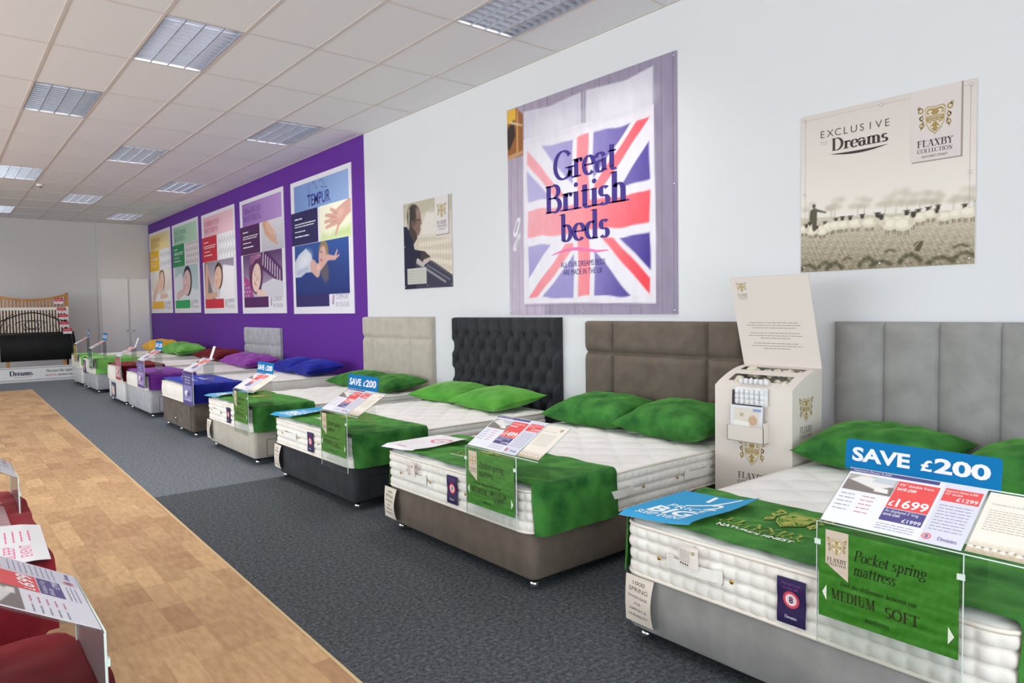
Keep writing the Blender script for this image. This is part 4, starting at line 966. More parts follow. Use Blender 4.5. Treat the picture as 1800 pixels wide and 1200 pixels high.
s = Sheet(.0012); s.board(.28, .24, .002, (70, 70, 110)); s.rect(0, 0, .28, .24, (66, 70, 112), .5); s.ell(.1, .12, .06, .08, (232, 214, 206), 1); s.poly([(.14,.02),(.26,.05),(.24,.2),(.16,.16)], (214, 190, 176), 1.5)
o = s.build('photo_card', None, frame((XB-.003, 13.28, .09), (0, -1, 0), (0, 0, 1))); tag(o, 'small photo card on the front of the white divan base', 'card')
farbed(8, 15.42, 1.26, 'pale grey divan base beneath the light green runner', 'thin white mattress with light green pillows', GREYW, .35, .60)
runner('light green satin runner across a far mattress', 15.42, 1.26, .60, .36, VLG, .01, .75, 43)
price_stand('price stand with dark green message card on the far bed', 14.85, .83, 0, .60, w=.34, cream=False, msg=msg_paint_other([(30, 96, 60), (120, 170, 130), (70, 130, 90)]), msz=(.34, .34), header=(.40, .14), acr_bot=.45)
pillow('light green satin pillow with soft folds against the purple wall', 3.95, 15.65, .623, VLG, .33, .26, .26, .1, .1, 'light green pillows', 21)
pillow('light green satin pillow nearest the dark red ones', 3.95, 14.95, .623, VLG, .33, .26, .24, -.1, .1, 'light green pillows', 22)
s = Sheet(.0012); s.board(.25, .24, .002, (70, 60, 100)); s.rect(0, 0, .25, .24, (74, 64, 108), .5); s.ell(.12, .12, .07, .09, (206, 160, 170), 1)
o = s.build('photo_card', None, frame((XB-.018, 15.95, .33), (0, -1, 0), (0, 0, 1))); tag(o, 'small dark photo card by the light green runner', 'card')
farbed(9, 16.98, 1.20, 'white divan base nearest the back wall', 'thin white mattress with yellow pillows nearest the back wall', WHITEW, .36, .60)
runner('yellow green cloth runner on the mattress nearest the back wall', 16.98, 1.20, .60, .44, VLG, .01, .40, 47)
price_stand('price stand with mustard message card nearest the back wall', 16.60, .86, 0, .60, w=.30, cream=False, msg=msg_paint_other([(190, 160, 40), (200, 176, 80), (210, 180, 60)]), msz=(.30, .32), header=(.16, .16), acr_bot=.5)
pillow('yellow satin pillow at the far side of the yellow pair', 3.95, 17.3, .623, VYEL, .31, .26, .28, .03, .1, 'yellow pillows', 23)
pillow('yellow satin pillow of the yellow pair nearer the camera', 3.95, 16.65, .623, VYEL, .31, .26, .28, -.03, .1, 'yellow pillows', 24)

# ------------------------------------------------------------------ near left: two beds whose feet point to the walkway
XLF = .262
divan('dark grey divan base at the left edge beneath the striped red cloth', 3.49, 1.40, .36, fabric('slate_weave', (86, 92, 98), (104, 110, 116), 10, 380, .9, .2, .1), rz=PI, x=XLF)
mattress('mattress under the red cloth and white sale mat at the left edge', 3.49, 1.42, .363, .21, rz=PI, x=XLF, rows=0, step=.03, tuft=False, handles=False)
runner('red cloth runner with white fringe print at the left edge', 3.49, 1.42, .573, .38, VREDB, -.035, .62, 51, rz=PI, x=XLF)
def paint_pink(s, w, h):
    pk = (236, 110, 160)
    s.text('SLEEP', w*.12, h*.20, h*.07, pk, 1.5, .0, w=w*.3); s.text('EVENT', w*.12, h*.10, h*.07, pk, 1.5, .0, w=w*.3)
    s.text('LOVE', w*.50, h*.30, h*.08, pk, 1.5, .02, w=w*.25); s.ell(w*.45, h*.62, w*.16, h*.14, (232, 60, 130), 1.5, 26)
    for k in range(4): s.scribble(w*.52, h*(.24-.05*k), w*.3, h*.02, pk, 1.5)
curl_mat('white mat with pink print on the left edge bed', 3.49, .585, -.66, -.14, -.03, .45, paint_pink, (236, 236, 240), 5, x=XLF, rz=PI, lift=.008, droop=.01, skew=-.02)
s = Sheet(.0008)
for k in range(30): s.line([(.018*k, 0), (.018*k+.004*math.sin(k*2), .07)], .007, (240, 222, 226), 1)
o = s.build('fringe_strip', None, frame((XLF-.05, 3.38, .607), (0, 1, 0), (-1, 0, 0)), CLOTHPRINT); tag(o, 'pale pink fringe lying on the red cloth beside the white mat', 'fringe')
price_stand('price stand at the left picture edge, the farther of the two', 3.86, .755, 0, .573, rz=PI, x=XLF-.005, msg=msg_paint_other([(196, 120, 130), (222, 180, 186), (190, 80, 90)]), cream=False, ml='', mr='', acr_bot=.45)
divan('dark divan base at the bottom left corner', 1.55, 1.44, .36, SUEDE_CHAR, rz=PI, x=XLF)
mattress('mattress under dark red velvet at the bottom left corner', 1.55, 1.44, .363, .19, rz=PI, x=XLF, rows=0, step=.03, tuft=False, handles=False)
runner('dark red velvet runner at the bottom left corner', 1.55, 1.44, .553, .36, VRED, -.035, .75, 55, rz=PI, x=XLF, wr=1.3)
price_stand('tilted price stand in the bottom left corner, nearest the camera', 1.95, .755, 0, .553, rz=PI, x=XLF, msg=msg_paint_other([(196, 150, 140), (214, 180, 176), (190, 100, 100)]), cream=False, ml='', mr='', acr_bot=.42, big='699', sub='799', right='599')
# ------------------------------------------------------------------ POSTERS
def poster(label, y0, z0, w, h, paint, board=(225, 222, 224), screws=True, x=4.3665, matp=None):
    t = thing('poster', label, 'poster', (x, y0, z0), 0, None)
    s = Sheet(.0008); s.board(w, h, .008, board); paint(s, w, h)
    fn = frame((0, 0, 0), (0, -1, 0), (0, 0, 1)); s.build('printed_board', t, fn, matp or PRINT)
    if screws:
        s0 = None
        for a in (.025, w/2, w-.025):
            for b_ in ((.03, h-.03) if a == w/2 else (.03, h/2, h-.03)):
                m = MB(); m.lathe([(.0075, 0), (.007, .003), (.003, .005)], 12, Matrix(((0, 0, -1, -.002), (-1, 0, 0, -a), (0, 1, 0, b_), (0, 0, 0, 1)))); m.build('fixing_screw', CHROME, t)
    return t
def paint_flag(s, w, h):
    p = Pic(w, h, .011, (170, 158, 176)); X, Y = p.X, p.Y
    # painted floorboards in the picture
    base = np.stack([168-20*X/w+26*(1-Y/h)*(X < .5), 156-18*X/w+24*(1-Y/h)*(X < .5), 176-14*X/w+24*(1-Y/h)*(X < .5)], -1); p.img = base
    for k in range(19):
        xk = .04+.107*k; p.put(np.clip(.5-(np.abs(X-xk)-.003)/.008, 0, 1)*.55, (104, 92, 116))
    p.addn(p.noise(7, .05, 3, .6))
    # duvet and pillows
    wob = .008*np.sin(Y*14)+.006*np.sin(Y*31+1)
    duv = [(.215,.10),(.22,.6),(.225,1.2),(.235,1.64),(.6,1.62),(1.0,1.635),(1.4,1.60),(1.785,1.62),(1.79,1.1),(1.80,.6),(1.795,.085),(1.0,.10)]
    p.poly([(.25,1.45),(.245,1.90),(.6,1.87),(1.0,1.90),(1.0,1.45)], (208, 203, 217)); p.poly([(1.05,1.45),(1.06,1.90),(1.5,1.87),(1.78,1.91),(1.775,1.45)], (212, 208, 221))
    p.ell(.62, 1.68, .33, .13, (222, 218, 230), 0, .8, .1); p.ell(1.42, 1.70, .33, .13, (226, 222, 233), 0, .8, .1); p.cap((1.02,1.5),(1.03,1.89), .012, .006, (186, 178, 196), .8)
    p.poly([(a+.015, b-.02) for a, b in duv], (140, 126, 150), .5, .03); p.poly(duv, (228, 223, 233)); p.addn(p.noise(4, .15, 9))
    p.cap((.26,1.60),(1.75,1.60), .012, .012, (214, 208, 222), .5, .03)
    # flag
    fx0, fx1, fy0, fy1 = .285, 1.74, .155, 1.527; cx, cy = (fx0+fx1)/2, (fy0+fy1)/2; hw, hh = (fx1-fx0)/2, (fy1-fy0)/2
    Xw = X+.006*np.sin(Y*11); Yw = Y+.010*np.sin(X*9+1)+.004*np.sin(X*23); u = (Xw-cx)/hw; v = (Yw-cy)/hh; e = .012
    ins = np.clip(.5-np.maximum(np.abs(Xw-cx)-hw, np.abs(Yw-cy)-hh)/e, 0, 1)
    sat = np.clip(.05+.75*np.clip((X-fx0)/(fx1-fx0), 0, 1)**1.6+.75*np.clip(.45-Y/h, 0, 1)*np.abs((X-.95)/.7)+.25*np.clip(.25-Y/h, 0, 1), 0, 1)[..., None]
    blue = np.array((188, 182, 222.))*(1-sat)+np.array((66, 50, 142.))*sat; red = np.array((238, 172, 182.))*(1-sat)+np.array((238, 70, 84.))*sat; wht = np.array((230, 226, 236.))
    img = blue.copy()
    def lay(m, c):
        nonlocal img
        m = np.clip(m, 0, 1)[..., None]; img = img*(1-m)+c*m
    L_ = math.hypot(hw, hh)
    for sg in (1, -1):
        d = ((Xw-cx)*hh-sg*(Yw-cy)*hw)/L_           # distance to the diagonal
        lay(.5-(np.abs(d)-.135)/e, wht)
        side = np.where(((Xw-cx) < 0), 1, -1) if sg == 1 else np.where(((Xw-cx) < 0), -1, 1)
        dd = d*side*(1 if sg == 1 else 1)
        lay(.5-(np.abs(dd-.045)-.045)/e, red)
    lay(.5-(np.abs(Xw-cx)-.125)/e, wht); lay(.5-(np.abs(Yw-cy)-.205)/e, wht)
    lay(.5-(np.abs(Xw-cx)-.070)/e, red); lay(.5-(np.abs(Yw-cy)-.125)/e, red)
    m = ins[..., None]; p.img = p.img*(1-m)+img*m; p.addn(p.noise(5, .1, 12, .2))
    # crate and shoes at the left edge of the picture
    p.poly([(0,1.52),(.0,1.96),(.14,1.96),(.235,1.88),(.23,1.50),(.12,1.50)], (150, 96, 54)); p.poly([(0,1.83),(.0,1.96),(.13,1.96),(.13,1.85)], (226, 178, 66)); p.poly([(.0,1.60),(.0,1.78),(.10,1.86),(.12,1.70),(.03,1.58)], (58, 44, 44)); p.poly([(.13,1.52),(.145,1.94),(.165,1.93),(.16,1.52)], (206, 152, 96)); p.cap((.05,1.84),(.22,1.78), .012, .006, (222, 198, 160)); p.cap((0,1.51),(.22,1.53), .02, .016, (196, 150, 110))
    p.cap((.10,.78),(.15,.90), .034, .026, (232, 228, 234)); p.cap((.09,.64),(.16,.76), .030, .016, (222, 218, 228)); p.cap((.10,.80),(.14,.88), .014, .012, (176, 168, 184)); p.ell(.13, .68, .02, .05, (190, 182, 196), -.4)
    s.pic(p, 0, 0, .5); dk = (66, 48, 134)
    s.serif('Great', .645, 1.19, .255, dk, 3, w=.76, T=.18); s.serif('British', .515, .915, .245, dk, 3, w=1.0, T=.18); s.serif('beds', .715, .645, .235, dk, 3, w=.60, T=.18)
    pk = (236, 118, 176); n = 24; pt = []
    for k in range(n+1): u_ = k/n; x = .612+.69*u_; y = .535+.045*math.sin(PI*min(1, u_*1.25))*(1-u_*.3); th = .003+.011*math.sin(PI*u_)**1; pt.append((x, y, th))
    for a, c in zip(pt[:-1], pt[1:]): s.poly([(a[0],a[1]-a[2]),(c[0],c[1]-c[2]),(c[0],c[1]+c[2]),(a[0],a[1]+a[2])], pk, 3)
    s.text('ALL OUR DREAMS BEDS', .995, .420, .048, (74, 58, 128), 3, 0, w=.54, align='c'); s.text('ARE MADE IN THE UK', .995, .350, .048, (74, 58, 128), 3, 0, w=.48, align='c')
poster('huge flag bedspread poster with large blue lettering on the white wall', 5.32, 1.385, 2.0, 1.965, paint_flag, (170, 158, 178), x=4.3665)
def paint_sheep(s, w, h):
    p = Pic(w, h, .006, (228, 218, 212)); X, Y = p.X, p.Y
    p.grad((236, 228, 220), (214, 203, 198), 'y', .3, h)
    hz = .345-.055*X
    gr = np.clip(.5-(Y-hz)/.01, 0, 1)
    # trees in mist
    for k, (tx, r, c) in enumerate(((.05,.04,198),(.22,.055,196),(.20,.03,190),(.36,.05,200),(.40,.04,192),(.52,.05,200),(.58,.07,198),(.64,.05,196),(.71,.055,190),(.77,.05,194),(.80,.035,188),(.93,.06,200),(.98,.05,196),(.88,.03,200))):
        b0 = .345-.055*tx
        for q in range(9): p.ell(tx+r*.8*math.sin(q*2.4), b0+.045+r*.55+r*.5*math.cos(q*2.1), r*.42, r*.34, (c, c-12, c-28), 0, .32, .02)
        p.cap((tx, b0), (tx, b0+.05), .004, .003, (c-30, c-40, c-54), .5)
    p.put(gr, (196, 184, 164)); t = np.clip((hz-Y)/.3, 0, 1)[..., None]; m = gr[..., None]; p.img = p.img*(1-m)+m*(np.array((206, 196, 178.))*(1-t)+np.array((150, 138, 116.))*t)
    f = p.noise(34, .02, 21, .006)+p.noise(20, .008, 22, .004); p.addn(f*gr*(.35+1.0*np.clip((hz-Y)/.25, 0, 1)))
    for (a, c, rx, ry) in ((.05,.03,.06,.03),(.16,.04,.05,.03),(.22,.03,.06,.035),(.42,.045,.06,.04),(.5,.03,.07,.025),(.66,.05,.07,.04),(.82,.03,.08,.03),(.94,.05,.06,.025),(.30,.07,.03,.012),(.55,.10,.03,.01),(.92,.10,.04,.012)):
        for q in range(14): p.ell(a+rx*.8*math.sin(q*2.3), c+ry*.5*math.cos(q*1.7), rx*.2, ry*.36, (78, 74, 50), 0, .5, .012)
    p.cap((.70,.10),(.72,.135), .016, .01, (92, 82, 62)); p.cap((.68,.12),(.70,.14), .004, .004, (92, 82, 62))
    # flock
    for (x, y, sc, hd) in ((.02,.27,.9,1),(.075,.255,.95,-1),(.12,.26,.9,1),(.185,.27,1.0,1),(.225,.275,1.0,1),(.275,.275,.95,1),(.345,.275,1.0,1),(.43,.272,1.05,1),(.52,.272,.9,-1),(.59,.262,1.15,1),(.655,.262,1.1,1),(.71,.275,1.0,1),(.765,.285,.9,1),(.835,.265,.9,-1),(.895,.272,.95,1),(.955,.275,1.1,1),(.14,.245,.8,-1),(.55,.25,1.2,-1),(.62,.242,1.3,1)):
        for g in (-.018,-.008,.010,.020): p.cap((x+g*sc, y-.005), (x+g*sc*1.1, y-.042*sc), .0035, .003, (120, 104, 88), .9)
        sc *= 1.25; p.ell(x, y+.004, .034*sc, .023*sc, (222, 212, 194)); p.ell(x-.004, y+.010, .026*sc, .014*sc, (238, 230, 214), 0, .9, .008)
        p.cap((x+hd*.026*sc, y+.012), (x+hd*.030*sc, y+.030*sc), .010*sc, .008*sc, (214, 202, 184)); p.ell(x+hd*.034*sc, y+.034*sc, .009*sc, .011*sc, (62, 54, 48)); p.cap((x+hd*.022*sc, y+.044*sc), (x+hd*.046*sc, y+.044*sc), .0028, .0028, (72, 62, 54))
    # shepherd
    p.cap((.088,.27),(.092,.33), .013, .015, (84, 78, 62)); p.cap((.085,.32),(.090,.385), .021, .017, (88, 84, 66)); p.ell(.086, .412, .010, .013, (120, 98, 84)); p.ell(.086, .419, .010, .008, (66, 58, 52)); p.cap((.095,.39),(.160,.368), .009, .005, (90, 86, 68)); p.cap((.070,.385),(.062,.33), .009, .007, (82, 78, 62))
    s.pic(p, 0, 0, .5); dk = (62, 48, 50)
    for c0, c1, c2, c3 in ((.028,.20,.028,h-.03),(.028,h-.03,.66,h-.03),(.915,h-.03,w-.028,h-.03),(w-.028,.30,w-.028,h-.03)):
        s.line([(c0,c1),(c2,c3)], .0022, (188, 172, 168), 1.5)
    for k, ch in enumerate('EXCLUSIVE'): s.text(ch, .140+.0485*k, .833-.0006*k, .044, (88, 76, 78), 2, -.004, align='c')
    s.text('TO', .127, .788, .022, (170, 152, 150), 2, -.01)
    s.serif('Dreams', .193, .742, .075, dk, 2, w=.34, T=.165)
    for k in range(16):
        u0, u1 = k/16, (k+1)/16; g = lambda u: (.195+.335*u, .722-.014*math.sin(PI*u*.9)+.006*u, .001+.007*math.sin(PI*u))
        a, c = g(u0), g(u1); s.poly([(a[0],a[1]-a[2]),(c[0],c[1]-c[2]),(c[0],c[1]+c[2]),(a[0],a[1]+a[2])], dk, 2)
    s.rect(.664, .585, .921, h, (160, 146, 142), 1.6); s.rect(.655, .592, .912, h, (217, 207, 205), 2.4)
    crest_block(s, .783, .905, .30, (74, 60, 60), (168, 142, 88), (226, 218, 208), 3.2)
    s.line([(.69,.7),(.875,.7)], .0025, (160, 146, 140), 3.2)
poster('cream poster of a shepherd and sheep flock, on the white wall at right', 2.34, 1.652, .985, .99, paint_sheep, (226, 216, 210), x=4.3665)
def paint_man(s, w, h):
    p = Pic(w, h, .008, (212, 204, 192)); X, Y = p.X, p.Y
    p.grad((220, 212, 202), (196, 186, 170), 'y', .5, h); p.poly([(0,.8),(0,h),(w,h),(w,.82),(.6,.9),(.4,.84),(.2,.9)], (190, 182, 164), .8, .02); p.poly([(.4,.72),(.5,.86),(.68,.84),(.68,.6),(.4,.6)], (226, 218, 210), .8, .02)
    p.poly([(.15,.60),(.5,.58),(w,.53),(w,.12),(.6,.28),(.3,.36)], (208, 196, 182))
    for k in range(12):
        for j in range(5): p.ell(.36+.055*k, .50-.075*j-.012*k*(j/3), .022, .030, (228, 218, 206), 0, .9, .01)
    p.addn(p.noise(6, .05, 31))
    p.poly([(.10,.35),(.55,.30),(w,.02),(w,.13),(.62,.30),(.3,.38)], (86, 82, 92)); p.poly([(0,0),(w,0),(w,.10),(.55,.30),(.2,.34),(0,.34)], (58, 56, 78)); p.cap((.28,.30),(.86,.06), .014, .012, (150, 146, 152)); p.cap((.5,.26),(.95,.08), .01, .008, (120, 116, 128))
    p.ell(.235, .80, .145, .175, (74, 64, 58)); p.poly([(.20,.93),(.34,.90),(.385,.80),(.40,.74),(.365,.72),(.375,.68),(.34,.62),(.26,.58),(.20,.66)], (128, 104, 92), 1, .02); p.ell(.30, .86, .06, .07, (166, 140, 124), 0, .8, .05); p.ell(.19, .85, .10, .12, (60, 54, 50), 0, .9, .05); p.cap((.30,.79),(.36,.79), .008, .006, (60, 46, 40)); p.poly([(.10,.56),(.12,.78),(.27,.66),(.30,.58),(.2,.5)], (70, 60, 56)); p.ell(.20, .76, .025, .04, (110, 88, 78)); p.cap((.13,.92),(.12,.72), .012, .012, (212, 206, 200), .6)
    p.poly([(0,0),(0,.74),(.08,.73),(.20,.56),(.24,.44),(.26,.0)], (28, 26, 58)); p.cap((.12,.40),(.44,.36), .075, .06, (30, 28, 58)); p.cap((.42,.37),(.54,.33), .055, .035, (66, 56, 56)); p.cap((.44,.30),(.56,.33), .03, .02, (196, 182, 174)); p.cap((.30,.32),(.42,.27), .03, .02, (190, 182, 178))
    s.pic(p, 0, 0, .5); s.rect(.69, .575, .952, h, (150, 142, 140), 1.4); s.rect(.68, .585, .94, h, (222, 216, 216), 2.2); crest_block(s, .81, .93, .30, (84, 74, 84), (178, 156, 106), (232, 226, 216), 3)
    s.rect(.065, .055, .48, .24, (196, 194, 188), 1.5)
    for k in range(5): s.scribble(.09, .20-.03*k, .34, .012, (174, 172, 168), 2)
poster('small poster of a craftsman leaning over a mattress, left of the flag poster', 7.285, 1.69, 1.0, 1.0, paint_man, (210, 204, 204), x=4.3665)
def skin_face(p, x, y, r, rot=0, hair=(96, 66, 50), skin=(232, 196, 180)):
    c, q = math.cos(rot), math.sin(rot); g = lambda a, b: (x+(a*c-b*q)*r, y+(a*q+b*c)*r)
    p.ell(*g(0, .25), r*1.02, r*1.05, hair, rot); p.ell(*g(0, 0), r*.80, r*1.02, skin, rot); p.ell(*g(.1, -.1), r*.55, r*.7, tuple(min(255, k+12) for k in skin), rot, .6, r*.5)
    for a in (-.32, .32): p.cap(g(a-.15, .08), g(a+.15, .04), r*.03, r*.03, (120, 84, 72), .8); p.cap(g(a-.16, .28), g(a+.16, .28), r*.03, r*.02, (170, 130, 112), .6)
    p.cap(g(0, .1), g(.03, -.22), r*.05, r*.09, (214, 172, 156), .8, r*.1); p.cap(g(-.2, -.48), g(.2, -.48), r*.06, r*.05, (202, 110, 110))
def comfort_logo(s, x, y, sc):
    for k in range(3): s.line([(x-.05*sc+.02*sc*k, y-.05*sc), (x-.03*sc+.02*sc*k, y+.06*sc)], .009*sc, ((190, 90, 130), (140, 70, 140), (80, 60, 130))[k], 2)
    s.text('COMFORT', x+.06*sc, y+.01*sc, .062*sc, (130, 122, 160), 2, -.01, w=.34*sc); s.text('BY COLOUR', x+.06*sc, y-.08*sc, .055*sc, (150, 142, 170), 2, -.01, w=.34*sc)
def colour_poster(label, y0, z0, top0, top1, title, tcol, box, img2, img3, bot, x0=.13, ttxt=None):
    def paint(s, w, h):
        s.rect(0, 0, w, h, (232, 230, 238), .3)
        p = Pic(w-.08-x0, .40, .05, top0); p.grad(top0, top1, 'x'); s.pic(p, x0, 1.53, 1)
        if ttxt is None:
            for k, l in enumerate(title): s.serif(l, .20, 1.745-.135*k, .10, tcol, 2, w=min(.95, .105*len(l)), T=.14)
        else: ttxt(s)
        s.rect(.0, 1.04, .96, 1.535, box, 1.4)
        for k, (l, n) in enumerate(((.28, 0), (.75, 1), (.70, 1.5), (.40, 2.5), (.52, 3.5))): s.scribble(.13, 1.42-.075*n, l, .035 if k in (0, 4) else .028, (238, 236, 246), 2)
        q = Pic(.97, .50, .012, (220, 220, 224)); img2(q); s.pic(q, 1.03, 1.035, 1.4)
        q = Pic(w-.22, .76, .013, (200, 190, 200)); img3(q); s.pic(q, .10, .275, 1.8)
        s.rect(.10, .105, 1.27, .285, bot, 2.3); comfort_logo(s, 1.42, .19, 1.15)
    return poster(label, y0, z0, 2.03, 2.0, paint, (232, 230, 238), False)
def tx_logo(s):
    bl = (44, 52, 140)
    s.text('TEMPUR', .62, 1.58, .165, bl, 2, .012, w=.76)
    # stylised reclining line figure above the word
    for pts in ([(.60,1.76),(.70,1.78),(.66,1.86),(.72,1.93)], [(.80,1.90),(.86,1.94),(.93,1.86)], [(.90,1.84),(.98,1.83)], [(1.04,1.91),(1.12,1.93),(1.22,1.84)], [(1.08,1.83),(1.16,1.82),(1.30,1.80)]): s.line([(a, b-.02) for a, b in pts], .010, (84, 92, 150), 2)
def hand_img(q):
    q.grad((238, 240, 208), (250, 248, 228)); q.poly([(0,0),(.05,.12),(.3,.07),(.5,.12),(.97,.16),(.97,0)], (206, 224, 160), .7, .06)
    sk = (220, 170, 156)
    q.poly([(.93,.50),(.97,.50),(.97,.32),(.86,.28)], sk); q.cap((.92,.42),(.62,.30), .085, .125, sk); q.cap((.55,.36),(.36,.42), .030, .022, sk); q.cap((.52,.32),(.20,.35), .034, .024, sk); q.cap((.52,.27),(.17,.26), .034, .024, sk); q.cap((.54,.22),(.20,.18), .032, .022, sk); q.cap((.62,.22),(.50,.06), .036, .022, sk)
    q.ell(.66, .34, .10, .05, (236, 196, 182), .3, .7, .06)
    for a, b_ in (((.55,.34),(.40,.385)), ((.53,.295),(.30,.31)), ((.54,.245),(.32,.225))): q.cap(a, b_, .006, .004, (180, 124, 114), .7)
def woman_water(q):
    q.grad((34, 52, 120), (52, 88, 160)); q.addn(q.noise(8, .12, 5, .05))
    q.ell(1.0, .25, .5, .2, (44, 60, 120), .2, .5, .2)
    q.poly([(0,.28),(0,.52),(.15,.62),(.42,.70),(.60,.60),(.66,.48),(.62,.34),(.40,.34),(.2,.28)], (204, 210, 226)); q.ell(.36, .52, .25, .12, (226, 230, 240), .3, .8, .1); q.cap((.1,.35),(.45,.40), .03, .03, (160, 168, 200), .5, .05)
    sk = (214, 172, 162)
    q.ell(1.02, .60, .16, .17, (150, 128, 96), -.4); q.ell(1.05, .32, .13, .16, (100, 92, 104), .4, .8, .06); q.ell(.98, .55, .115, .15, sk, -.5); q.cap((.66,.42),(.80,.34), .10, .09, sk); q.cap((.78,.36),(1.15,.52), .075, .045, sk); q.cap((1.15,.52),(1.38,.50), .045, .028, sk); q.cap((1.38,.50),(1.46,.60), .03, .014, sk); q.cap((1.40,.50),(1.52,.53), .02, .010, sk); q.cap((.93,.62),(.97,.60), .012, .008, (110, 70, 70)); q.cap((.92,.50),(.97,.49), .016, .01, (176, 96, 100)); q.ell(.84, .40, .06, .04, (232, 198, 188), .3, .7, .04)
colour_poster('blue poster with a spread hand photo and a woman stretching in water', 10.62, 1.412, (120, 150, 206), (150, 178, 226), None, None, (44, 40, 92), hand_img, woman_water, (50, 44, 104), ttxt=tx_logo)
def foot_img(q):
    q.grad((196, 194, 206), (224, 222, 230)); q.addn(q.noise(8, .05, 5)); sk = (216, 170, 148)
    q.cap((.16,.50),(.26,.34), .11, .10, sk); q.cap((.26,.34),(.52,.20), .10, .075, sk); q.cap((.30,.42),(.56,.26), .07, .06, (228, 186, 166)); 
    for k in range(5): q.cap((.50+.03*k, .24-.022*k), (.60+.035*k-.03, .15-.015*k+.0), .026, .020, sk); q.ell(.615+.012*k, .135+.03*k-.02, .012, .012, (120, 60, 70))
def baby_img(q):
    q.grad((196, 190, 206), (96, 60, 112)); q.poly([(0,0),(0,.40),(.30,.30),(.5,0)], (170, 70, 140))
    for k in range(16): q.ell(.05+.06*(k % 5), .04+.07*(k//5), .02, .02, ((86, 120, 190), (236, 200, 226))[k % 2])
    q.poly([(.95,.76),(1.2,.76),(1.81,.44),(1.81,.20),(1.3,.34),(.85,.5)], (88, 46, 100))
    for k in range(8): q.cap((1.0+.1*k, .74-.045*k), (.96+.105*k, .55-.042*k), .018, .018, (226, 216, 230))
    q.poly([(.8,0),(.9,.22),(1.4,.30),(1.81,.24),(1.81,0)], (214, 212, 222)); q.ell(.62, .42, .33, .36, (92, 46, 88)); q.ell(.62, .54, .30, .26, (104, 54, 98), .2)
    for k in range(5): q.cap((.36, .58+.035*k), (.86, .70+.01*k), .007, .007, (206, 150, 190), .8)
    skin_face(q, .64, .34, .25, -.5, (92, 46, 88), (236, 204, 194)); q.cap((.7,.08),(1.0,.06), .06, .05, (236, 204, 194))
colour_poster('lilac poster with a foot photo and a baby in a knitted hat', 12.945, 1.425, (150, 110, 186), (186, 150, 212), ('ADVANCED', 'MATTRESS'), (104, 56, 150), (78, 34, 88), foot_img, baby_img, (84, 36, 96))
def quilt_img(q):
    q.img[:] = (222, 222, 228); q.addn(14*np.sin(q.X*38+3*np.sin(q.Y*18))+10*np.sin(q.Y*30))
def kid_img(q):
    q.grad((226, 222, 228), (150, 140, 160)); q.poly([(0,0),(0,.72),(.18,.76),(.30,.4),(.55,.1),(.7,0)], (140, 120, 130)); q.cap((.10,.1),(.16,.66), .10, .07, (222, 176, 156)); q.cap((.16,.66),(.45,.30), .05, .04, (222, 176, 156)); q.poly([(1.0,.2),(1.2,.66),(1.81,.6),(1.81,0),(.9,0)], (240, 238, 244)); skin_face(q, .85, .42, .25, -.9, (70, 46, 40), (230, 188, 168)); q.cap((.2,.06),(.75,.1), .07, .05, (220, 172, 152))
colour_poster('pink poster with red panel and a child lying on a pillow', 15.265, 1.435, (226, 176, 196), (238, 198, 210), ('COMBINATION', 'MATTRESS'), (196, 84, 104), (200, 44, 62), quilt_img, kid_img, (206, 48, 66))
def spring_img(q):
    q.img[:] = (228, 220, 226)
    for a in range(6):
        for c in range(4): q.ell(.08+.16*a+.06*(c % 2), .08+.13*c, .035, .045, (150, 116, 140), .4); q.ell(.08+.16*a+.06*(c % 2), .09+.13*c, .02, .03, (226, 214, 226), .4)
def sleep_img(q):
    q.grad((206, 216, 226), (176, 200, 206)); q.poly([(0,0),(0,.5),(.5,.62),(1.0,.3),(1.81,.2),(1.81,0)], (224, 228, 236)); skin_face(q, .95, .38, .32, -1.0, (50, 38, 60), (226, 190, 190)); q.cap((.2,.1),(.7,.2), .09, .07, (220, 186, 186))
colour_poster('green poster with a dark haired sleeper and green panel', 17.545, 1.455, (160, 200, 176), (186, 216, 194), ('POCKET SPRING', 'MATTRESS'), (70, 140, 96), (28, 140, 84), spring_img, sleep_img, (40, 164, 96))
def lady_img(q):
    q.grad((222, 206, 196), (238, 232, 226)); q.poly([(0,0),(0,.3),(1.0,.15),(1.81,.3),(1.81,0)], (240, 240, 244)); q.cap((.2,.1),(.75,.45), .12, .09, (230, 190, 170)); skin_face(q, 1.0, .48, .26, -.7, (120, 82, 56), (232, 192, 174)); q.cap((.9,.12),(1.5,.14), .06, .05, (230, 190, 170))
colour_poster('yellow poster with a reclining woman, farthest along the purple wall', 19.76, 1.462, (236, 204, 130), (240, 222, 170), ('TRADITIONAL SPRING', 'MATTRESS'), (190, 150, 50), (240, 190, 40), quilt_img, lady_img, (240, 184, 50))

# ------------------------------------------------------------------ DISPLAY BOX between the two nearest beds
BOXM = wallmat('display_card_cream', (226, 216, 208), .6)
kx0, kx1, ky0, ky1 = 3.75, 4.09, 2.058, 2.568; kzf, kzb = .955, 1.06
t = thing('display_box', 'tall cream cardboard display box with raised lid between the two nearest beds', 'display stand', ((kx0+kx1)/2, (ky0+ky1)/2, 0)); oX, oY = (kx0+kx1)/2, (ky0+ky1)/2
def K(x, y, z): return (x-oX, y-oY, z)
def ktop(x): u = (x-kx0)/(kx1-kx0); return kzf+(kzb-kzf)*math.sin(u*PI/2)**.9
b = MB(); N = 10; prof = [(kx0+(kx1-kx0)*k/N, ktop(kx0+(kx1-kx0)*k/N)) for k in range(N+1)]
for y in (ky0, ky1):
    pts = [K(kx0, y, .0), K(kx1, y, .0)]+[K(px, y, pz) for px, pz in prof[::-1]]; b.add(pts, [tuple(range(len(pts)))[::-1 if y == ky1 else 1]])
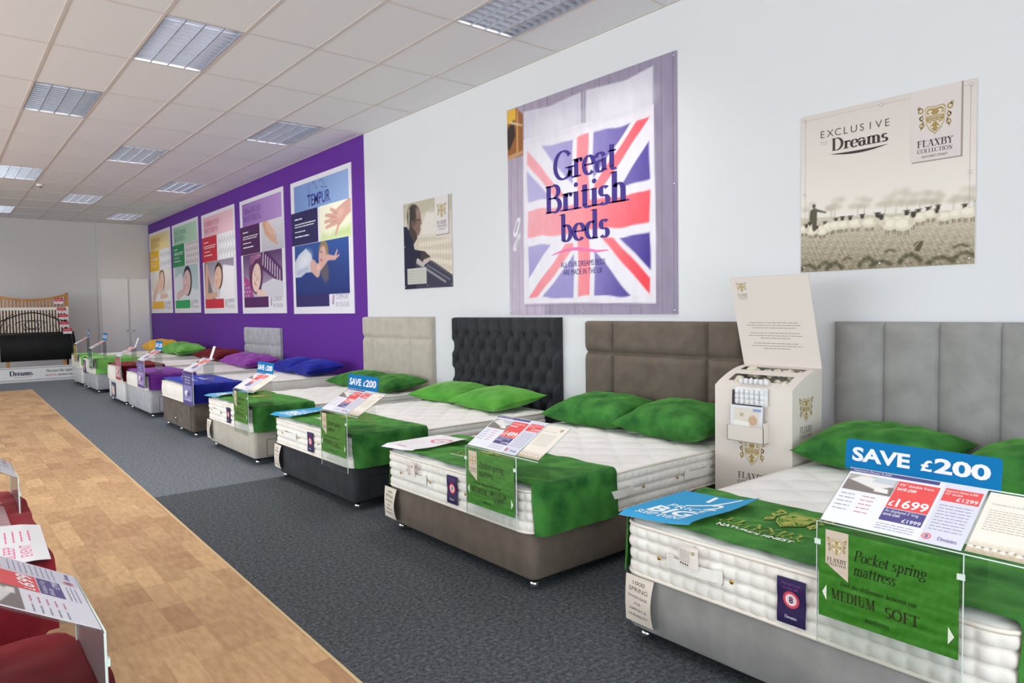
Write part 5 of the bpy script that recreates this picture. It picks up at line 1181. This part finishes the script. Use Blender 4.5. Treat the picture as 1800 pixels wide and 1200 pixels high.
b.add([K(kx0, ky0, 0), K(kx0, ky1, 0), K(kx0, ky1, kzf), K(kx0, ky0, kzf)], [(3,2,1,0)]); b.add([K(kx1, ky0, 0), K(kx1, ky1, 0), K(kx1, ky1, kzb), K(kx1, ky0, kzb)], [(0,1,2,3)])
slots = [(3.805, 3.885), (3.95, 4.015)]
def strip(xa, xb, ya, yb):
    n = 5; vs = []
    for k in range(n+1): x = xa+(xb-xa)*k/n; vs += [K(x, ya, ktop(x)), K(x, yb, ktop(x))]
    b.add(vs, [(2*k, 2*k+2, 2*k+3, 2*k+1) for k in range(n)], 0, True)
sy = [(ky0+.06, ky1-.06), (ky0+.05, ky1-.05)]
strip(kx0, slots[0][0], ky0, ky1); strip(slots[0][1], slots[1][0], ky0, ky1); strip(slots[1][1], kx1, ky0, ky1)
for (xa, xb), (ya, yb) in zip(slots, sy): strip(xa, xb, ky0, ya); strip(xa, xb, yb, ky1)
b.build('box_body', BOXM, t)
b = MB(); b.box(K(kx0+.01, ky0+.03, .88), K(kx1-.01, ky1-.03, .90)); b.build('inner_tray', BLACKV, t)
wm = MB(); R = random.Random(3)
for (xa, xb), (ya, yb) in zip(slots, sy):
    for k in range(26):
        wm.ball(K(R.uniform(xa-.0, xb), R.uniform(ya+.02, yb-.02), R.uniform(.935, .965)+.10*((xa-3.75)/.3)), R.uniform(.018, .032), 7, R.uniform(.7, 1.1))
for i, v in enumerate(wm.v): wm.v[i] = (v[0]+.008*vnoise(v[0]*60, v[1]*60, v[2]*60), v[1]+.008*vnoise(v[1]*60, v[0]*60, v[2]*50), v[2]+.008*vnoise(v[2]*60, v[1]*60, v[0]*50))
tag(wm.build('wool_filling', fabric('raw_wool', (214, 204, 180), (240, 234, 214), 40, 200, .95, .4), t), kind='stuff')
# lid
s = Sheet(.0006); lh = .59; s.board(.52, lh, .008, (222, 212, 206)); s.rect(0, 0, .52, lh, (224, 214, 208), .3)
crest_block(s, .075, lh-.03, .115, (110, 96, 90), (176, 148, 92), (236, 228, 216), 1)
for k, wd in enumerate((.33, .36, .30, 0, .33, .36, .20, 0, .30, .34, .18)):
    if wd: s.scribble(.25-wd/2, .29-.017*k, wd, .0075, (150, 136, 130), 1)
fn = frame(K(kx1+.0, ky1+.01, kzb-.005), (0, -1, 0), (-.30, 0, 1)); s.build('lid', t, fn)
s = Sheet(.0006); crest(s, .255, .57, .165, (176, 148, 90), (232, 226, 214), 1); s.serif('FLAXBY', .255, .40, .04, (84, 70, 66), 1, w=.19, align='c'); s.serif('COLLECTION', .255, .365, .024, (84, 70, 66), 1, w=.19, align='c')
s.build('front_print', t, frame(K(kx0, ky1, 0), (0, -1, 0), (0, 0, 1)))
s = Sheet(.0006); crest(s, .155, .835, .145, (176, 148, 90), (232, 226, 214), 1); s.serif('FLAXBY', .155, .70, .038, (84, 70, 66), 1, w=.14, align='c'); s.serif('COLLECTION', .155, .67, .02, (84, 70, 66), 1, w=.14, align='c')
s.build('side_print', t, frame(K(kx0, ky0, 0), (1, 0, 0), (0, 0, 1)))
b = MB(); hx = kx0-.055; ya, yb = 2.205, 2.445
b.box(K(hx, ya, .635), K(hx+.003, yb, .728)); b.box(K(hx, ya, .632), K(kx0-.001, yb, .638)); b.box(K(hx, ya, .635), K(kx0-.001, ya+.003, .758)); b.box(K(hx, yb-.003, .635), K(kx0-.001, yb, .728))
b.build('leaflet_holder', BOXM, t)
def leaflet(label, y0, y1, z0, z1, x, paint, lean=.05):
    s = Sheet(.0006); w, h = y1-y0, z1-z0; s.board(w, h, .002, (225, 225, 228)); paint(s, w, h)
    o = s.build('leaflet', None, frame((0, 0, 0), (0, -1, 0), (lean, 0, 1))); o.location = (x, y1, z0); return tag(o, label, 'leaflet')
def lf1(s, w, h): s.rect(0, 0, w, h, (58, 56, 62), .3); crest(s, w*.5, h*.86, .035, (170, 150, 100), (58, 56, 62), 1); s.ell(w*.15, h*.74, .006, .006, (230, 230, 232), 1, 10); s.ell(w*.8, h*.74, .006, .006, (230, 230, 232), 1, 10)
def lf2(s, w, h):
    s.rect(0, 0, w, h, (226, 226, 234), .3); p = Pic(w*.8, h*.55, .006, (224, 214, 204)); p.ell(w*.6, h*.2, .03, .03, (206, 170, 140)); p.poly([(0,0),(w*.5,0),(w*.5,.03),(0,.035)], (240, 236, 232)); s.pic(p, w*.1, h*.38, .8)
    s.rect(w*.12, h*.33, w*.5, h*.38, (60, 56, 60), 1.5); crest(s, w*.35, h*.72, .025, layer=1.5); s.rect(w*.7, h*.85, w*.95, h*.93, (150, 160, 206), 1.5)
leaflet('dark grey leaflet standing at the back of the display box holder', 2.245, 2.443, .65, .936, kx0-.018, lf1)
leaflet('white photo leaflet in front of the dark one in the holder', 2.225, 2.438, .645, .848, kx0-.036, lf2)
b = MB()
for i in range(6):
    for j in range(4):
        y = 2.395-.033*i; z = .962-.03*j; xx = kx0-.020-.006*(j > 0)
        if j == 0: xx = kx0-.004+.02; z = ktop(kx0+.03)+.018
        b.lathe([(.004, -.016), (.0135, -.013), (.0145, 0), (.0135, .013), (.004, .016)], 10, Matrix.Translation((xx-3.75, y-2.295, z-.93)))
b.box((-.024, -.092, -.075), (-.008, .114, .027))
o = b.build('pocket_spring_strip', fabric('spring_pouches', (226, 226, 228), (240, 240, 242), 30, 300, .8, .2, finew=.1)); o.location = (3.75, 2.295, .93)
tag(o, 'sample strip of white fabric spring pockets draped over the display box front', 'spring sample')

# ------------------------------------------------------------------ BACK OF THE SHOP
# cupboard doors in the back wall
b = MB(); b.box((3.20, YB-.10, 0), (XW, YB, CEIL)); b.box((3.20, YB-.11, 2.36), (XW, YB-.10, 2.39)); tag(b.build('wall_back_corner', M_BACK), kind='structure')
for n, (x0, x1, kx) in enumerate(((3.26, 3.85, 3.80), (3.90, 4.33, 3.945))):
    b = MB(); b.box((x0, YB-.13, .02), (x1, YB-.10, 2.33)); d = tag(b.build('door_%d' % (n+1), plain('door_paint', (232, 230, 228), .5)), kind='structure')
    b = MB(); b.ball((kx, YB-.15, 1.05), .024, 10); b.tube([(kx, YB-.15, 1.05), (kx, YB-.13, 1.05)], .01, 8); b.build('door_knob', CHROME, d)
YD = 18.55
WOODH = fabric('pine_wood', (176, 122, 70), (200, 148, 92), 6, 90, .5, .05, finew=.1); OAKD = plain('ladder_white', (240, 236, 226), .5); IRON = plain('black_iron', (40, 38, 38), .35, .6); LEATH = fabric('black_leather', (18, 18, 20), (26, 26, 28), 6, 200, .35, .2, finew=.2)
t = thing('display_plinth', 'low white plinth with slogan in front of the stacked headboards at the back', 'plinth', (1.70, YD, 0))
b = MB(); b.box((-.80, 0, .025), (.86, .03, .33)); b.box((-.80, .03, .025), (.86, .75, .06)); b.box((-.78, .02, 0), (.84, .70, .025)); b.build('plinth_board', WHITEM, t)
s = Sheet(.0015); fr = (70, 66, 74)
for c in ((-.62+.0, .05, .84, .05), (-.62, .305, .84, .305), (-.62, .05, -.62, .305), (.84, .05, .84, .305)): s.line([(c[0], c[1]), (c[2], c[3])], .008, fr, 1)
s.serif('Dreams', -.45, .15, .105, (44, 34, 74), 1, w=.42, T=.2); s.line([(-.36, .115), (-.2, .105), (-.06, .125)], .008, (214, 90, 110), 1)
s.serif('Because the right', .22, .20, .055, (60, 50, 80), 1, w=.50); s.serif('mattress', .20, .11, .05, (220, 110, 120), 1, w=.22); s.serif('matters most', .44, .11, .05, (60, 50, 80), 1, w=.34)
s.build('slogan_print', t, frame((0, 0, 0), (1, 0, 0), (0, 0, 1)))
def slat_headboard(label, x0, x1, y, zb_, zt, dip, mat, nsl, sw, post=.05, cap=.05, legs=True):
    t = thing('headboard', label, 'headboard', ((x0+x1)/2, y, .062)); cx = (x0+x1)/2; hw = (x1-x0)/2; B0 = .062
    def tz(x): return zt-dip*(1-(x/hw)**2)
    b = MB()
    n = 24
    for z_off, hh in ((0, cap), (None, .05)):
        vs = []
        for k in range(n+1):
            x = -hw+2*hw*k/n; zz = tz(x) if z_off == 0 else zb_+hh
            for (yy, z) in ((-.02, zz), (.02, zz), (.02, zz-hh), (-.02, zz-hh)): vs.append((x, yy, z-B0))
        fs = []
        for k in range(n):
            for q in range(4): a = 4*k+q; c = 4*k+(q+1) % 4; fs.append((a, c, c+4, a+4))
        fs += [(0, 3, 2, 1), (4*n, 4*n+1, 4*n+2, 4*n+3)]; b.add(vs, fs)
    b.build('rails', mat, t)
    for g in (-1, 1): b = MB(); b.box((g*hw-post/2, -.025, .0), (g*hw+post/2, .025, zt+.015-B0)); b.build('post', mat, t)
    s0 = None
    for k in range(nsl):
        x = -hw+2*hw*(k+.5)/nsl; b = MB(); b.box((x-sw/2, -.008, zb_+.04-B0), (x+sw/2, .008, tz(x)-cap+.01-B0)); b.build('slat', mat, t)
    return t
slat_headboard('pine slatted headboard with a curved top rail, tallest at the back', .98, 2.44, YD+.55, .80, 1.95, .13, WOODH, 22, .03)
t = thing('headboard', 'plain brown wooden headboard between the pine and the white slatted ones', 'headboard', (1.74, YD+.485, .062)); b = MB()
for k in range(7): b.box((-.66, -.010, .80+.11*k-.062), (.66, .010, .80+.11*k-.062+.106))
for g in (-.66, .63): b.box((g, -.012, 0), (g+.03, .012, 1.52))
b.build('board_panel', fabric('brown_oak', (120, 84, 56), (150, 108, 74), 6, 90, .5, .05, finew=.1), t)
slat_headboard('white slatted headboard in front of the pine one', 1.05, 2.42, YD+.42, 1.02, 1.63, .0, OAKD, 24, .028, cap=.06)
t = thing('headboard', 'ornate black iron headboard in front of the white slatted one', 'headboard', (1.72, YD+.30, .062)); b = MB()
b.tube([(-.66, 0, 0), (-.66, 0, 1.36)], .018, 8); b.tube([(.66, 0, 0), (.66, 0, 1.36)], .018, 8)
b.tube([(-.66+1.32*k/24, 0, 1.25+.20*math.sin(PI*k/24)**1.5) for k in range(25)], .012, 6); b.tube([(-.66, 0, 1.0), (.66, 0, 1.0)], .012, 6)
b.build('iron_frame', IRON, t)
b = MB()
for g in (-1, 1):
    b.tube([(g*(.62-.3*k/12), -.01, 1.0+.42*math.sin(PI*.5*k/12)) for k in range(13)], .007, 6)
    b.tube([(g*(.08+.22*math.cos(k*.5)), -.01, 1.18+.10*math.sin(k*.5)) for k in range(11)], .007, 6)
    b.tube([(g*(.10+.10*k), -.01, 1.0+.22*(k % 2)) for k in range(5)], .007, 6)
b.build('scroll_work', IRON, t)
for g in (-1, 1): b = MB(); b.ball((g*.66, 0, 1.38), .035, 12); b.build('finial', plain('white_china', (236, 234, 230), .2), t)
t = thing('headboard', 'black leather headboard on wooden legs in front of the iron one', 'headboard', (1.80, YD+.16, .062))
headb = MB(); N = 30; prof = []
for k in range(N+1): a = k/N; prof.append((-.05-.05*math.sin(PI*a)**.5, .39+.60*a))
vs = []
for x in (-.68, .64):
    for (yy, z) in prof: vs.append((x, yy, z))
n = N+1; headb.add(vs, [(k, n+k, n+k+1, k+1)[::-1] for k in range(N)], 0, True)
headb.add([(-.68, 0, .39), (.64, 0, .39), (.64, 0, .99), (-.68, 0, .99)], [(3,2,1,0)][:1]); headb.add([vs[k] for k in range(n)]+[(-.68, 0, .99), (-.68, 0, .39)], [tuple(range(n+2))[::-1]]); headb.add([vs[n+k] for k in range(n)]+[(.64, 0, .99), (.64, 0, .39)], [tuple(range(n+2))])
headb.tube([(.64+.03*math.sin(PI*k/12), -.05, .42+.60*k/12) for k in range(13)], .05, 8)
headb.build('leather_panel', LEATH, t)
for x in (-.55, .50): b = MB(); b.box((x-.03, -.03, 0), (x+.03, 0, .45)); b.build('leg', WOODH, t)
t = thing('headboard_rack', 'dark metal rack at the left edge holding the stacked headboards', 'rack', (1.02, YD+.30, .062)); b = MB()
b.box((-.05, -.25, 0), (-.02, -.22, 1.55)); b.box((-.05, .25, 0), (-.02, .28, 1.55)); b.box((-.05, -.22, 1.2), (-.03, .25, 1.23)); b.box((-.05, -.22, .1), (-.03, .25, .13)); b.build('rack_frame', IRON, t)
for k, (x, z, y) in enumerate(((2.27, 1.71, YD+.50), (2.30, 1.50, YD+.37), (2.32, 1.35, YD+.26), (2.33, 1.18, YD+.25), (2.36, 1.03, YD+.02))):
    s = Sheet(.0015); s.board(.17, .12, .003, (236, 234, 236)); s.rect(0, 0, .17, .12, (240, 238, 240), .5); s.rect(0, .055, .17, .12, (204, 36, 60), 1)
    for q in range(3): s.scribble(.01, .042-.014*q, .14, .008, (150, 140, 160), 1)
    s.scribble(.015, .085, .13, .015, (250, 230, 234), 1.6)
    o = s.build('price_ticket', None, frame((0, 0, 0), (1, 0, 0), (0, 0, 1))); o.location = (x-.085, y-.006 if k < 4 else y, z)
    tag(o, ('red and white ticket on the curved pine headboard', 'red and white ticket highest on the white slats', 'red and white ticket on the iron scrollwork', 'lower red and white ticket on the iron bed rail', 'red and white ticket on the black leather panel')[k], 'price ticket', 'price tickets on the stacked headboards')
